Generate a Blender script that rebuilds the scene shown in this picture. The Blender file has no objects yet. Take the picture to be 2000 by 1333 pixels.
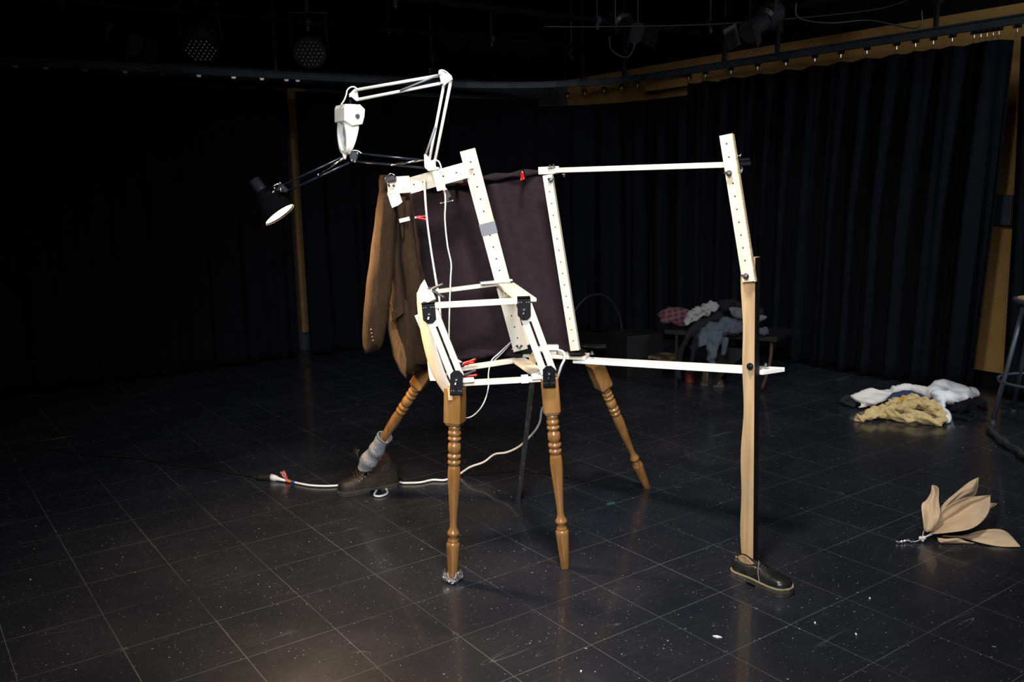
import bpy, bmesh, math, random
from mathutils import Vector, Matrix, noise
random.seed(7)
S = bpy.context.scene
COL = S.collection
# ------------------------------------------------------------ camera (31.4 mm, eye height 1.47 m)
F, H, PIT, ROL = 1746.35, 1.4651, .1735, .0226
cp, sp, cr, sr = math.cos(PIT), math.sin(PIT), math.cos(ROL), math.sin(ROL)
fwd = Vector((0, cp, -sp)); up0 = Vector((0, sp, cp)); x0 = Vector((1, 0, 0))
rgt = x0*cr - up0*sr; upv = x0*sr + up0*cr
cam = bpy.data.cameras.new('camera'); cam.sensor_width = 36; cam.lens = F/2000*36
cam.clip_start = .05; cam.clip_end = 60
co = bpy.data.objects.new('camera', cam); COL.objects.link(co)
M = Matrix.Identity(4)
for i in range(3):
    M[i][0] = rgt[i]; M[i][1] = upv[i]; M[i][2] = -fwd[i]
M.translation = (0, 0, H); co.matrix_world = M
S.camera = co
# ------------------------------------------------------------ world, exposure, lights
w = bpy.data.worlds.new('world'); S.world = w; w.use_nodes = True
w.node_tree.nodes['Background'].inputs[0].default_value = (.7, .8, 1, 1)
w.node_tree.nodes['Background'].inputs[1].default_value = .002
S.view_settings.view_transform = 'Standard'; S.view_settings.look = 'None'
S.view_settings.exposure = 0; S.view_settings.gamma = 1; S.view_settings.use_curve_mapping = False
def area(name, loc, target, size, power, color, spread=180, shape='RECTANGLE', sy=None):
    l = bpy.data.lights.new(name, 'AREA'); l.size = size; l.shape = shape
    if shape == 'RECTANGLE': l.size_y = sy or size
    l.energy = power; l.color = color; l.spread = math.radians(spread)
    o = bpy.data.objects.new(name, l); COL.objects.link(o); o.location = loc
    o.rotation_euler = (Vector(target)-Vector(loc)).to_track_quat('-Z', 'Y').to_euler()
    return o
area('key_light', (.12, 1.95, 3.2), (.15, 3.4, .6), .35, 48, (1, .975, .94), 120)
area('soft_light', (-.35, -.5, 2.5), (.1, 3.5, .8), 1.0, 24, (.93, .96, 1), 52)
area('house_light', (3.9, 3.0, 2.95), (3.3, 5.6, .9), .5, 33, (.88, .94, 1), 110)
# ------------------------------------------------------------ helpers
def ray(x, y):
    a = (x-1000)/F; b = (666.5-y)/F
    a, b = a*cr+b*sr, -a*sr+b*cr
    return Vector((a, cp+b*sp, -sp+b*cp))
O = Vector((0, 0, H))
def at(x, y, Y):                       # the point seen at a pixel, at distance Y
    r = ray(x, y); return O + r*(Y/r.y)
def fl(x, y, z=0):                     # ... on the horizontal plane z
    r = ray(x, y); return O + r*((z-H)/r.z)
AI = Vector((math.cos(.6166), math.sin(.6166), 0)); AM = Vector((-AI.y, AI.x, 0))
def room(n, m, z=0): return AI*n + AM*m + Vector((0, 0, z))
def on_plane(x, y, nn, d):
    r = ray(x, y); return O + r*(d/r.dot(nn))
WL = {}
def setp(o, label=None, cat=None, group=None, kind=None):
    if label: o['label'] = label
    if cat: o['category'] = cat
    if group: o['group'] = group
    if kind: o['kind'] = kind
    return o
def empty(name, loc, label, cat, group=None):
    o = bpy.data.objects.new(name, None); COL.objects.link(o); o.location = loc
    o.empty_display_size = .05; WL[o.name] = Vector(loc)
    return setp(o, label, cat, group)
class MB:
    def __init__(s): s.v = []; s.f = []; s.m = []
    def add(s, vs, fs, mi=0):
        n = len(s.v); s.v += [Vector(v) for v in vs]
        s.f += [[i+n for i in f] for f in fs]; s.m += [mi]*len(fs); return s
    def bar(s, A, B, w, t, hint=(0, -1, 0), mi=0, w2=None):
        A = Vector(A); B = Vector(B); u = (B-A).normalized(); h = Vector(hint)
        h = (h-u*h.dot(u)).normalized(); k = u.cross(h); w2 = w2 or w
        vs = [A+k*a*w/2+h*b*t/2 for a, b in ((-1, -1), (1, -1), (1, 1), (-1, 1))] + \
             [B+k*a*w2/2+h*b*t/2 for a, b in ((-1, -1), (1, -1), (1, 1), (-1, 1))]
        return s.add(vs, [[3, 2, 1, 0], [4, 5, 6, 7], [0, 1, 5, 4], [1, 2, 6, 5], [2, 3, 7, 6], [3, 0, 4, 7]], mi)
    def box(s, c, sx, sy, sz, rot=0, mi=0):
        c = Vector(c); R = Matrix.Rotation(rot, 3, 'Z')
        d = R @ Vector((1, 0, 0)); e = R @ Vector((0, 1, 0))
        return s.bar(c-Vector((0, 0, sz/2)), c+Vector((0, 0, sz/2)), sx, sy, e, mi)
    def tube(s, pts, r, n=8, mi=0, caps=True, flat=None):
        pts = [Vector(p) for p in pts]; N = len(pts)
        rs = r if isinstance(r, (list, tuple)) else [r]*N
        prev = None; rings = []
        for i, p in enumerate(pts):
            t = (pts[min(i+1, N-1)]-pts[max(i-1, 0)]).normalized()
            if prev is None:
                a = Vector((0, 0, 1)) if abs(t.z) < .9 else Vector((0, 1, 0))
                prev = (a-t*a.dot(t)).normalized()
            prev = (prev-t*prev.dot(t)).normalized(); q = t.cross(prev)
            rings.append([p+(prev*math.cos(2*math.pi*k/n)+q*math.sin(2*math.pi*k/n))*rs[i] for k in range(n)])
        return s.loft(rings, mi, caps)
    def loft(s, rings, mi=0, caps=True, closed=True):
        n = len(rings[0]); vs = [v for r in rings for v in r]; fs = []
        for i in range(len(rings)-1):
            for k in range(n if closed else n-1):
                a = i*n+k; b = i*n+(k+1) % n
                fs.append([a, b, b+n, a+n])
        if caps: fs.append(list(range(n))[::-1]); fs.append([(len(rings)-1)*n+k for k in range(n)])
        return s.add(vs, fs, mi)
    def lathe(s, A, B, prof, n=24, mi=0, caps=True):     # prof: (fraction along A->B, radius)
        A = Vector(A); B = Vector(B); u = (B-A).normalized()
        a = Vector((0, 1, 0)) if abs(u.y) < .9 else Vector((1, 0, 0))
        a = (a-u*a.dot(u)).normalized(); b = u.cross(a)
        return s.loft([[A+(B-A)*t+(a*math.cos(2*math.pi*k/n)+b*math.sin(2*math.pi*k/n))*r for k in range(n)] for t, r in prof], mi, caps)
    def prism(s, poly, off, mi=0):                        # 3-D polygon swept by a vector
        poly = [Vector(p) for p in poly]; n = len(poly); off = Vector(off)
        return s.add(poly+[p+off for p in poly], [list(range(n))[::-1], list(range(n, 2*n))]+[[k, (k+1) % n, n+(k+1) % n, n+k] for k in range(n)], mi)
    def ball(s, c, r, n=10, mi=0, sc=(1, 1, 1)):
        c = Vector(c)
        rings = [[c+Vector((r*sc[0]*math.sin(t)*math.cos(2*math.pi*k/n), r*sc[1]*math.sin(t)*math.sin(2*math.pi*k/n), r*sc[2]*math.cos(t))) for k in range(n)] for t in [math.pi*(j+.04)/(n//2+.08) for j in range(n//2+1)]]
        return s.loft(rings, mi)
    def disc(s, c, nrm, r, mi=0, t=.0008, n=12):
        c = Vector(c); nrm = Vector(nrm).normalized()
        return s.lathe(c-nrm*.0005, c+nrm*t, [(0, r), (1, r)], n, mi)
    def build(s, name, mats, parent=None, smooth=False, bev=0, sub=0, label=None, cat=None, group=None, kind=None, solid=0):
        if not isinstance(mats, (list, tuple)): mats = [mats]
        xs = [v.x for v in s.v]; ys = [v.y for v in s.v]; zs = [v.z for v in s.v]
        c = Vector(((min(xs)+max(xs))/2, (min(ys)+max(ys))/2, min(zs)))
        me = bpy.data.meshes.new(name); me.from_pydata([v-c for v in s.v], [], s.f)
        for m in mats: me.materials.append(m)
        me.polygons.foreach_set('material_index', s.m)
        bm = bmesh.new(); bm.from_mesh(me); bmesh.ops.recalc_face_normals(bm, faces=bm.faces); bm.to_mesh(me); bm.free()
        if smooth: me.polygons.foreach_set('use_smooth', [True]*len(me.polygons))
        me.update()
        o = bpy.data.objects.new(name, me); COL.objects.link(o)
        WL[o.name] = c
        if parent: o.parent = parent; o.location = c-WL[parent.name]
        else: o.location = c
        if bev:
            b = o.modifiers.new('bevel', 'BEVEL'); b.width = bev; b.segments = 2; b.limit_method = 'ANGLE'; b.angle_limit = .6
        if solid:
            b = o.modifiers.new('solid', 'SOLIDIFY'); b.thickness = solid; b.offset = 0
        if sub:
            b = o.modifiers.new('sub', 'SUBSURF'); b.levels = sub; b.render_levels = sub
        return setp(o, label, cat, group, kind)
def spline(pts, n=8):
    pts = [Vector(p) for p in pts]; out = []
    for i in range(len(pts)-1):
        p0 = pts[max(i-1, 0)]; p1 = pts[i]; p2 = pts[i+1]; p3 = pts[min(i+2, len(pts)-1)]
        for k in range(n):
            t = k/n
            out.append(.5*((2*p1)+(p2-p0)*t+(2*p0-5*p1+4*p2-p3)*t*t+(3*p1-p0-3*p2+p3)*t**3))
    out.append(pts[-1]); return out
def lerp(a, b, t): return a+(b-a)*t
def interp(tab, x):
    if x <= tab[0][0]: return tab[0][1:]
    for a, b in zip(tab, tab[1:]):
        if x <= b[0]:
            t = (x-a[0])/(b[0]-a[0]); t = t*t*(3-2*t)*.5+t*.5
            return tuple(lerp(p, q, t) for p, q in zip(a[1:], b[1:]))
    return tab[-1][1:]
def copy_tree(o, loc=None, parent=None):
    c = o.copy(); COL.objects.link(c)
    if parent: c.parent = parent
    if loc is not None: c.location = loc
    for ch in list(o.children): copy_tree(ch, None, c)
    WL[c.name] = Vector(c.location) if not parent else WL[o.name]
    return c
# ------------------------------------------------------------ materials
def mat(name, c, rough=.6, metal=0, spec=.5, c2=None, scale=8, stretch=(1, 1, 1), det=4, bump=0, bscale=None, contrast=(.35, .65), coat=0, sheen=0):
    m = bpy.data.materials.new(name); m.use_nodes = True; nt = m.node_tree; N = nt.nodes; L = nt.links
    b = N['Principled BSDF']
    b.inputs['Roughness'].default_value = rough; b.inputs['Metallic'].default_value = metal
    b.inputs['Specular IOR Level'].default_value = spec
    b.inputs['Coat Weight'].default_value = coat; b.inputs['Sheen Weight'].default_value = sheen
    tc = N.new('ShaderNodeTexCoord'); mp = N.new('ShaderNodeMapping'); mp.inputs['Scale'].default_value = stretch
    L.new(tc.outputs['Object'], mp.inputs[0])
    n = N.new('ShaderNodeTexNoise'); n.inputs['Scale'].default_value = scale; n.inputs['Detail'].default_value = det
    L.new(mp.outputs[0], n.inputs['Vector'])
    r = N.new('ShaderNodeValToRGB'); c2 = c2 or tuple(x*.8 for x in c)
    r.color_ramp.elements[0].color = (*c2, 1); r.color_ramp.elements[1].color = (*c, 1)
    r.color_ramp.elements[0].position, r.color_ramp.elements[1].position = contrast
    L.new(n.outputs['Fac'], r.inputs[0]); L.new(r.outputs[0], b.inputs['Base Color'])
    if bump:
        n2 = N.new('ShaderNodeTexNoise'); n2.inputs['Scale'].default_value = bscale or scale*4; n2.inputs['Detail'].default_value = 3
        L.new(mp.outputs[0], n2.inputs['Vector'])
        bp = N.new('ShaderNodeBump'); bp.inputs['Strength'].default_value = bump; bp.inputs['Distance'].default_value = .01
        L.new(n2.outputs['Fac'], bp.inputs['Height']); L.new(bp.outputs[0], b.inputs['Normal'])
    return m
ply = mat('birch_plywood', (.7, .63, .52), .5, c2=(.58, .5, .385), scale=14, stretch=(1, 1, .15), contrast=(.3, .6))
plyedge = mat('plywood_edge', (.62, .5, .34), .6, c2=(.42, .31, .19), scale=60, stretch=(.2, .2, 3))
whitewood = mat('white_painted_wood', (.86, .84, .8), .4, c2=(.78, .76, .71), scale=6)
pale = mat('raw_pine', (.43, .3, .165), .6, c2=(.3, .19, .09), scale=22, stretch=(2.2, 2.2, .12), det=6, bump=.15)
sideblack = mat('post_side_black', (.006, .006, .006), .55, spec=.3)  # near-black tone for the post's right face only
turned = mat('turned_maple_stain', (.27, .135, .042), .28, c2=(.18, .08, .022), scale=18, stretch=(1.5, 1.5, .15), det=6, coat=.35)
raw_end = mat('raw_wood_core', (.55, .33, .15), .6)
blackmetal = mat('black_powder_coat', (.006, .006, .007), .4, spec=.15)
steel = mat('zinc_steel', (.55, .55, .56), .32, metal=1)
chrome = mat('chrome', (.8, .8, .82), .15, metal=1)
hole = mat('drilled_hole', (.03, .022, .015), .9)
lampwhite = mat('cream_enamel', (.84, .82, .75), .35)
lampblack = mat('navy_black_enamel', (.012, .014, .022), .25)
cable_w = mat('white_vinyl', (.8, .79, .77), .4)
cable_b = mat('black_rubber', (.008, .008, .008), .5)
plum = mat('plum_brown_cotton', (.021, .0132, .0155), .95, c2=(.017, .0108, .0125), scale=30, bump=.25, bscale=240, spec=.15)
cord = mat('brown_corduroy', (.033, .0195, .0105), .95, c2=(.023, .0135, .007), scale=16, bump=.5, bscale=40, stretch=(14, 14, 1), spec=.1)
cordlit = mat('lamplit_corduroy', (.13, .065, .024), .95, c2=(.08, .04, .015), scale=12, bump=.4, bscale=40, stretch=(14, 14, 1), spec=.15)  # same brown corduroy, with the desk lamp's warm light painted into the colour
red = mat('red_plastic', (.5, .014, .014), .35)
darkgrey = mat('dark_grey_nylon', (.06, .062, .07), .5)
board = mat('grey_primed_board', (.42, .4, .365), .55, c2=(.38, .36, .325), scale=10)
tape = mat('grey_duct_tape', (.2, .21, .23), .5)
wtape = mat('clear_tape', (.62, .64, .72), .3)
paper = mat('kraft_paper', (.62, .45, .29), .75, c2=(.53, .375, .23), scale=10, bump=.12, bscale=30)
leather = mat('worn_black_leather', (.009, .009, .009), .3, c2=(.022, .021, .019), scale=16, contrast=(.25, .6), bump=.15, bscale=60)
soleg = mat('scuffed_grey_sole', (.05, .046, .038), .7, c2=(.025, .023, .02), scale=30)
welt = mat('yellow_welt', (.26, .22, .12), .7)
bootm = mat('worn_brown_leather', (.024, .0165, .012), .6, c2=(.006, .005, .0045), scale=12, bump=.4, bscale=70)
bootsole = mat('dusty_grey_rubber', (.03, .03, .032), .75, c2=(.03, .03, .032), scale=20)
sockm = mat('heather_grey_knit', (.27, .28, .29), .95, c2=(.17, .18, .2), scale=90, bump=.3, bscale=200)
navy = mat('navy_cotton', (.018, .035, .1), .9, bump=.2, bscale=90)
foil = mat('crumpled_foil', (.75, .75, .77), .25, metal=.9, bump=.6, bscale=90)
tan = mat('tan_knit', (.6, .45, .21), .95, c2=(.49, .35, .145), scale=14, bump=.2, bscale=120)
whitecl = mat('white_cotton', (.82, .82, .84), .9, c2=(.76, .76, .78), bump=.15, bscale=60)
creamcl = mat('off_white_cotton', (.74, .71, .66), .9, bump=.15, bscale=60)
yellow = mat('yellow_cord', (.75, .36, .02), .7)
blackcl = mat('black_fabric', (.010, .010, .012), .95, spec=.1, bump=.3, bscale=60)
greycl = mat('light_grey_cotton', (.18, .18, .185), .95, c2=(.15, .15, .155), bump=.2, bscale=80)
bluegrey = mat('slate_blue_fleece', (.038, .05, .064), .95, c2=(.032, .043, .055), bump=.2, bscale=90)
bluedk = mat('dark_slate_fabric', (.035, .042, .056), .95, bump=.2, bscale=90)
velvet = mat('black_velour_drape', (.0052, .0057, .0075), .95, spec=.03, c2=(.0042, .0046, .0062), sheen=.0)
track = mat('grey_steel_track', (.07, .08, .1), .5, metal=.3)
ochre = mat('ochre_wall_paint', (.42, .235, .07), .7, c2=(.36, .195, .055), scale=5)
greyw = mat('grey_wall_paint', (.03, .032, .036), .8)
blackw = mat('black_ceiling_paint', (.005, .005, .006), .9, spec=.1)
pipem = mat('black_pipe', (.009, .009, .011), .5)
stoolm = mat('grey_enamelled_steel', (.06, .068, .085), .42)
seatw = mat('stool_seat_wood', (.4, .24, .11), .5)
wornwood = mat('worn_plywood_rim', (.14, .1, .045), .6, c2=(.02, .015, .008), scale=14, contrast=(.45, .65))
vinyl = mat('black_vinyl', (.005, .005, .006), .6, spec=.25)
green = mat('green_tape', (.015, .075, .055), .6)
gold = mat('orange_tag', (.7, .2, .03), .5)
bluet = mat('blue_tape', (.02, .08, .3), .5)
tagm = mat('red_tag', (.33, .04, .035), .5)
brownsh = mat('brown_shoe_leather', (.035, .022, .01), .6)
def plaid_mat():
    m = bpy.data.materials.new('plaid_flannel'); m.use_nodes = True; nt = m.node_tree; N = nt.nodes; L = nt.links
    b = N['Principled BSDF']; b.inputs['Roughness'].default_value = .95
    tc = N.new('ShaderNodeTexCoord'); mp = N.new('ShaderNodeMapping'); mp.inputs['Rotation'].default_value = (.3, .2, .7)
    L.new(tc.outputs['Object'], mp.inputs[0])
    acc = None
    for ax in 'XZ':
        wv = N.new('ShaderNodeTexWave'); wv.bands_direction = ax; wv.inputs['Scale'].default_value = 9; wv.inputs['Distortion'].default_value = 1.2
        L.new(mp.outputs[0], wv.inputs[0])
        cr_ = N.new('ShaderNodeValToRGB'); cr_.color_ramp.elements[0].position = .72; cr_.color_ramp.elements[1].position = .8
        L.new(wv.outputs[0], cr_.inputs[0])
        if acc is None: acc = cr_
        else:
            mx = N.new('ShaderNodeMix'); mx.data_type = 'RGBA'; mx.blend_type = 'ADD'; mx.inputs[0].default_value = 1
            L.new(acc.outputs[0], mx.inputs[6]); L.new(cr_.outputs[0], mx.inputs[7])
            r = N.new('ShaderNodeMix'); r.data_type = 'RGBA'
            r.inputs[6].default_value = (.012, .01, .02, 1); r.inputs[7].default_value = (.09, .02, .028, 1)
            L.new(mx.outputs[2], r.inputs[0]); L.new(r.outputs[2], b.inputs['Base Color'])
    return m
plaid = plaid_mat()
def emis(name, c, s):
    m = bpy.data.materials.new(name); m.use_nodes = True; b = m.node_tree.nodes['Principled BSDF']
    b.inputs['Emission Color'].default_value = (*c, 1); b.inputs['Emission Strength'].default_value = s
    b.inputs['Base Color'].default_value = (.8, .8, .8, 1); return m
glow = emis('lit_bulb_face', (1, .78, .45), 14)
glass = bpy.data.materials.new('lens_glass'); glass.use_nodes = True
_b = glass.node_tree.nodes['Principled BSDF']; _b.inputs['Transmission Weight'].default_value = .8; _b.inputs['Roughness'].default_value = .05
_b.inputs['Base Color'].default_value = (.5, .58, .6, 1); _b.inputs['IOR'].default_value = 1.45
def floor_mat():
    m = bpy.data.materials.new('black_vinyl_tile'); m.use_nodes = True; nt = m.node_tree; N = nt.nodes; L = nt.links
    b = N['Principled BSDF']
    def nd(t, **k):
        n = N.new(t)
        for a, v in k.items(): setattr(n, a, v)
        return n
    def math_(op, a, c=None, clamp=False):
        n = N.new('ShaderNodeMath'); n.operation = op; n.use_clamp = clamp
        for i, v in enumerate((a, c)):
            if v is None: continue
            if isinstance(v, (int, float)): n.inputs[i].default_value = v
            else: L.new(v, n.inputs[i])
        return n.outputs[0]
    def noise_(vec, sc, det=2, rough=.5):
        n = N.new('ShaderNodeTexNoise'); n.inputs['Scale'].default_value = sc; n.inputs['Detail'].default_value = det; n.inputs['Roughness'].default_value = rough
        L.new(vec, n.inputs['Vector']); return n.outputs['Fac']
    tc = nd('ShaderNodeTexCoord'); P = tc.outputs['Object']
    sx = nd('ShaderNodeSeparateXYZ'); L.new(P, sx.inputs[0])
    T = .3048; lines = []
    wob = noise_(P, 3.2, 2)
    for o_ in (0, 1):
        v = math_('DIVIDE', sx.outputs[o_], T)
        r = math_('SUBTRACT', v, math_('ROUND', v)); d = math_('ABSOLUTE', r)
        # line half-width about 1 mm, stronger and weaker along its run
        lines.append(math_('SUBTRACT', 1, math_('DIVIDE', d, .0062), True))
    line = math_('MAXIMUM', lines[0], lines[1])
    brk = nd('ShaderNodeMapRange'); brk.inputs['From Min'].default_value = .36; brk.inputs['From Max'].default_value = .62
    brk.inputs['To Min'].default_value = .12; L.new(noise_(P, 1.6, 3), brk.inputs['Value'])
    line = math_('MULTIPLY', line, brk.outputs[0])
    # specks of paint and dust
    sp_ = None
    for sc, th, keep in ((16, .042, .6), (40, .07, .6), (9, .028, .5), (95, .1, .72)):
        vo = nd('ShaderNodeTexVoronoi'); vo.inputs['Scale'].default_value = sc
        dn = N.new('ShaderNodeVectorMath'); dn.operation = 'ADD'
        nn = N.new('ShaderNodeTexNoise'); nn.inputs['Scale'].default_value = sc*3; L.new(P, nn.inputs['Vector'])
        vm = N.new('ShaderNodeVectorMath'); vm.operation = 'SCALE'; vm.inputs['Scale'].default_value = .12/sc*4
        L.new(nn.outputs['Color'], vm.inputs[0]); L.new(P, dn.inputs[0]); L.new(vm.outputs[0], dn.inputs[1])
        L.new(dn.outputs[0], vo.inputs['Vector'])
        a = math_('LESS_THAN', vo.outputs['Distance'], th)
        se = nd('ShaderNodeSeparateXYZ'); L.new(vo.outputs['Color'], se.inputs[0])
        a = math_('MULTIPLY', a, math_('GREATER_THAN', se.outputs[0], keep))
        a = math_('MULTIPLY', a, math_('ADD', .25, se.outputs[1], True))
        sp_ = a if sp_ is None else math_('MAXIMUM', sp_, a)
    # long thin scratches: thin zero-crossings of stretched noise
    scr = None
    for rot, sc in ((.4, 1.1), (-.9, 1.5), (1.7, 1.3)):
        mp = nd('ShaderNodeMapping'); mp.inputs['Rotation'].default_value = (0, 0, rot); mp.inputs['Scale'].default_value = (.5, 5, 1)
        L.new(P, mp.inputs[0]); f = noise_(mp.outputs[0], sc, 1)
        d = math_('ABSOLUTE', math_('SUBTRACT', f, .5)); a = math_('SUBTRACT', 1, math_('DIVIDE', d, .0016), True)
        g = nd('ShaderNodeMapRange'); g.inputs['From Min'].default_value = .56; g.inputs['From Max'].default_value = .68; L.new(noise_(P, 2.3+rot, 2), g.inputs['Value'])
        a = math_('MULTIPLY', a, g.outputs[0]); scr = a if scr is None else math_('MAXIMUM', scr, a)
    # hazy scuffs
    hz = nd('ShaderNodeMapRange'); hz.inputs['From Min'].default_value = .42; hz.inputs['From Max'].default_value = .8; hz.inputs['To Max'].default_value = 1
    L.new(noise_(P, 2.4, 6, .62), hz.inputs['Value'])
    fine = noise_(P, 150, 3, .7)
    fr = nd('ShaderNodeMapRange'); fr.inputs['From Min'].default_value = .35; fr.inputs['From Max'].default_value = .75; L.new(fine, fr.inputs['Value'])
    def mix(f, a, c):
        n = nd('ShaderNodeMix', data_type='RGBA')
        if isinstance(f, (int, float)): n.inputs[0].default_value = f
        else: L.new(f, n.inputs[0])
        for i, v in ((6, a), (7, c)):
            if isinstance(v, tuple): n.inputs[i].default_value = (*v, 1)
            else: L.new(v, n.inputs[i])
        return n.outputs[2]
    c = mix(fr.outputs[0], (.009, .0099, .0135), (.0175, .0188, .0245))
    c = mix(math_('MULTIPLY', hz.outputs[0], .45), c, (.031, .032, .038))
    c = mix(math_('MULTIPLY', line, .8), c, (.17, .17, .165))
    c = mix(math_('MULTIPLY', scr, .6), c, (.15, .15, .15))
    c = mix(math_('MULTIPLY', sp_, .95), c, (.55, .55, .52))
    L.new(c, b.inputs['Base Color'])
    rg = nd('ShaderNodeMapRange'); rg.inputs['To Min'].default_value = .22; rg.inputs['To Max'].default_value = .42
    L.new(noise_(P, 4, 5, .65), rg.inputs['Value']); L.new(rg.outputs[0], b.inputs['Roughness'])
    b.inputs['Specular IOR Level'].default_value = .4
    b.inputs['Coat Weight'].default_value = .3; b.inputs['Coat Roughness'].default_value = .07
    bp = nd('ShaderNodeBump'); bp.inputs['Strength'].default_value = .05; bp.inputs['Distance'].default_value = .004
    L.new(math_('ADD', math_('MULTIPLY', noise_(P, 24, 3), .6), math_('MULTIPLY', fine, .25)), bp.inputs['Height']); L.new(bp.outputs[0], b.inputs['Normal'])
    return m
# ------------------------------------------------------------ room shell
me = bpy.data.meshes.new('floor'); N_ = 8
g0 = Vector((-.1927, 2.7346, 0))
me.from_pydata([(-9, -7, 0), (9, -7, 0), (9, 9, 0), (-9, 9, 0), (-9, -7, -.05), (9, -7, -.05), (9, 9, -.05), (-9, 9, -.05)], [], [(0, 1, 2, 3), (7, 6, 5, 4), (0, 4, 5, 1), (1, 5, 6, 2), (2, 6, 7, 3), (3, 7, 4, 0)])
me.materials.append(floor_mat()); fo = bpy.data.objects.new('floor', me); COL.objects.link(fo)
fo.location = g0; fo.rotation_euler = (0, 0, .6166); setp(fo, 'black vinyl tile floor with pale seams, scratches and specks', 'floor', kind='structure')
CEIL = 3.35
def wall(name, a, b, mats, label, split=None):
    a = Vector(a); b = Vector(b); d = (b-a).normalized(); n = Vector((-d.y, d.x, 0))
    mb = MB(); L_ = [(0, split or CEIL, 0)] + ([(split, CEIL, 1)] if split else [])
    for z0, z1, mi in L_:
        mb.prism([a+Vector((0, 0, z0)), b+Vector((0, 0, z0)), b+Vector((0, 0, z1)), a+Vector((0, 0, z1))], n*-.1, mi)
    return mb.build(name, mats, label=label, cat='wall', kind='structure')
wall('wall_right', room(6.3, -3), room(6.3, 7.75), [ochre, blackw], 'ochre painted wall behind the right hand black drapes', 2.56)
wall('wall_left', room(6.4, 7.75), room(-5.5, 7.75), [greyw, blackw], 'dim painted wall behind the left hand black drapes', 2.5)
wall('wall_back', room(-5.5, 7.85), room(-5.5, -3), blackw, 'black wall')
wall('wall_front', room(-5.6, -3), room(6.4, -3), blackw, 'black wall')
MB().prism([room(-5.6, -3.1, CEIL), room(6.4, -3.1, CEIL), room(6.4, 7.85, CEIL), room(-5.6, 7.85, CEIL)], (0, 0, .1)).build('ceiling', blackw, label='black ceiling above the lighting pipes', cat='ceiling', kind='structure')
MB().bar(room(6.285, -2.9, .045), room(6.285, 7.7, .045), .03, .09, (0, 0, 1)).build('baseboard_right', blackw, label='black baseboard under the ochre wall', cat='baseboard', kind='structure')
MB().bar(room(3.19, 7.72, .17), room(3.19, 7.72, 2.34), .16, .05, AM).build('trim_1', mat('dimmed_ochre', (.2, .12, .04), .8), label='strip of ochre wall, dimness put into its colour, showing through the gap in the left drapes', cat='trim', kind='structure')  # wall strip behind the gap, its dimness mixed into the ochre
MB().bar(room(6.12, 5.72, 2.345), room(6.12, 6.3, 2.345), .12, .1, (0, 0, 1)).build('trim_2', ochre, label='small ochre ledge between drapes and track on the right', cat='trim', kind='structure')
# ------------------------------------------------------------ drapes
ARC = 1.4; ARCL = ARC*math.pi/2
def corner(s):                       # s = m along the right run up to 6.0, then the rounded corner, then the left run
    if s < 6.0: return room(5.95, s), -AI
    a = (s-6.0)/ARC
    if a < math.pi/2: return room(5.95-ARC+ARC*math.cos(a), 6.0+ARC*math.sin(a)), -(AI*math.cos(a)+AM*math.sin(a))
    return room(5.95-ARC-(s-6.0-ARCL), 7.4), -AM
def drape(P0, dirv, nrm, s0, s1, zt, label, wl=.24, amp=.045, s1_bot=None, hooks=None, s0_bot=None):
    nu = max(24, int(abs(s1-s0)/.016)); nv = 22; rows = []
    ph = random.uniform(0, 6)
    for j in range(nv+1):
        v = j/nv; row = []
        e1 = lerp(s1, s1 if s1_bot is None else s1_bot, v); e0 = lerp(s0, s0 if s0_bot is None else s0_bot, v)
        for i in range(nu+1):
            u = i/nu; s = lerp(e0, e1, u); sref = lerp(s0, s1, u)
            sag = 0
            if hooks: 
                a = [abs(sref-h) for h in hooks]; sag = min(.075, .16*min(a)) 
            z = lerp(zt-sag, .012, v)
            k = .25+.75*min(1, v*2.2)
            d = amp*k*(math.sin(sref/wl*6.283+ph+.5*math.sin(v*2+sref*3))+.45*math.sin(sref/wl*6.283*2.3+1.3+v)+.5*math.sin(sref*2.1))
            if P0 is None: q_, n_ = corner(s); row.append(q_+n_*d+Vector((0, 0, z)))
            else: row.append(P0+dirv*s+nrm*d+Vector((0, 0, z)))
        rows.append(row)
    return MB().loft(rows, 0, False, False).build('stage_drape', velvet, smooth=True, solid=.006, label=label, cat='curtain')
PR = AI*5.95; PL = AM*7.4
rpx = [(1988, 45), (1952, 50), (1941, 51), (1929, 53), (1917, 54), (1904, 55), (1861, 61), (1824, 66), (1789, 72), (1752, 78), (1694, 87), (1643, 95), (1592, 103), (1535, 111), (1480, 118), (1428, 125), (1378, 131), (1345, 135), (1245, 151), (1214, 154), (1180, 159), (1142, 164), (1108, 168)]
hr = [on_plane(x, y, AI, 5.95).dot(AM) for x, y in rpx]
lpx = [(28, 122), (88, 127), (165, 131), (243, 135), (316, 140), (387, 145), (455, 148), (510, 151), (558, 153), (580, 154)]
hl = [on_plane(x, y, AM, 7.4).dot(AI) for x, y in lpx]
drape(PR, AM, -AI, 2.91, 5.66, 2.3, 'widest black velour drape on the right, pulled aside at its foot', .22, .05, hooks=[h for h in hr if 2.9 < h < 5.7], s0_bot=3.03)
drape(None, None, None, 5.62, 7.3, 2.2, 'black velour drape below the ochre ledge, toward the far corner', .3, .03)
drape(PR, AM, -AI, 1.2, 2.865, 2.3, 'black velour drape at the right edge, behind the stool', .26, .035, hooks=[2.85, 2.6, 2.3, 2.0, 1.7, 1.4], s1_bot=2.83)
drape(PL, AI, -AM, -3.2, 2.965, 2.3, 'long black velour drape left of the ochre gap', .3, .03, hooks=hl+[-.6, -.1, .4], s1_bot=2.955)
drape(None, None, None, 7.27, 6.0+ARCL+5.95-ARC-3.06, 2.28, 'black velour drape right of the ochre gap, behind the puppet', .3, .03)
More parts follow.
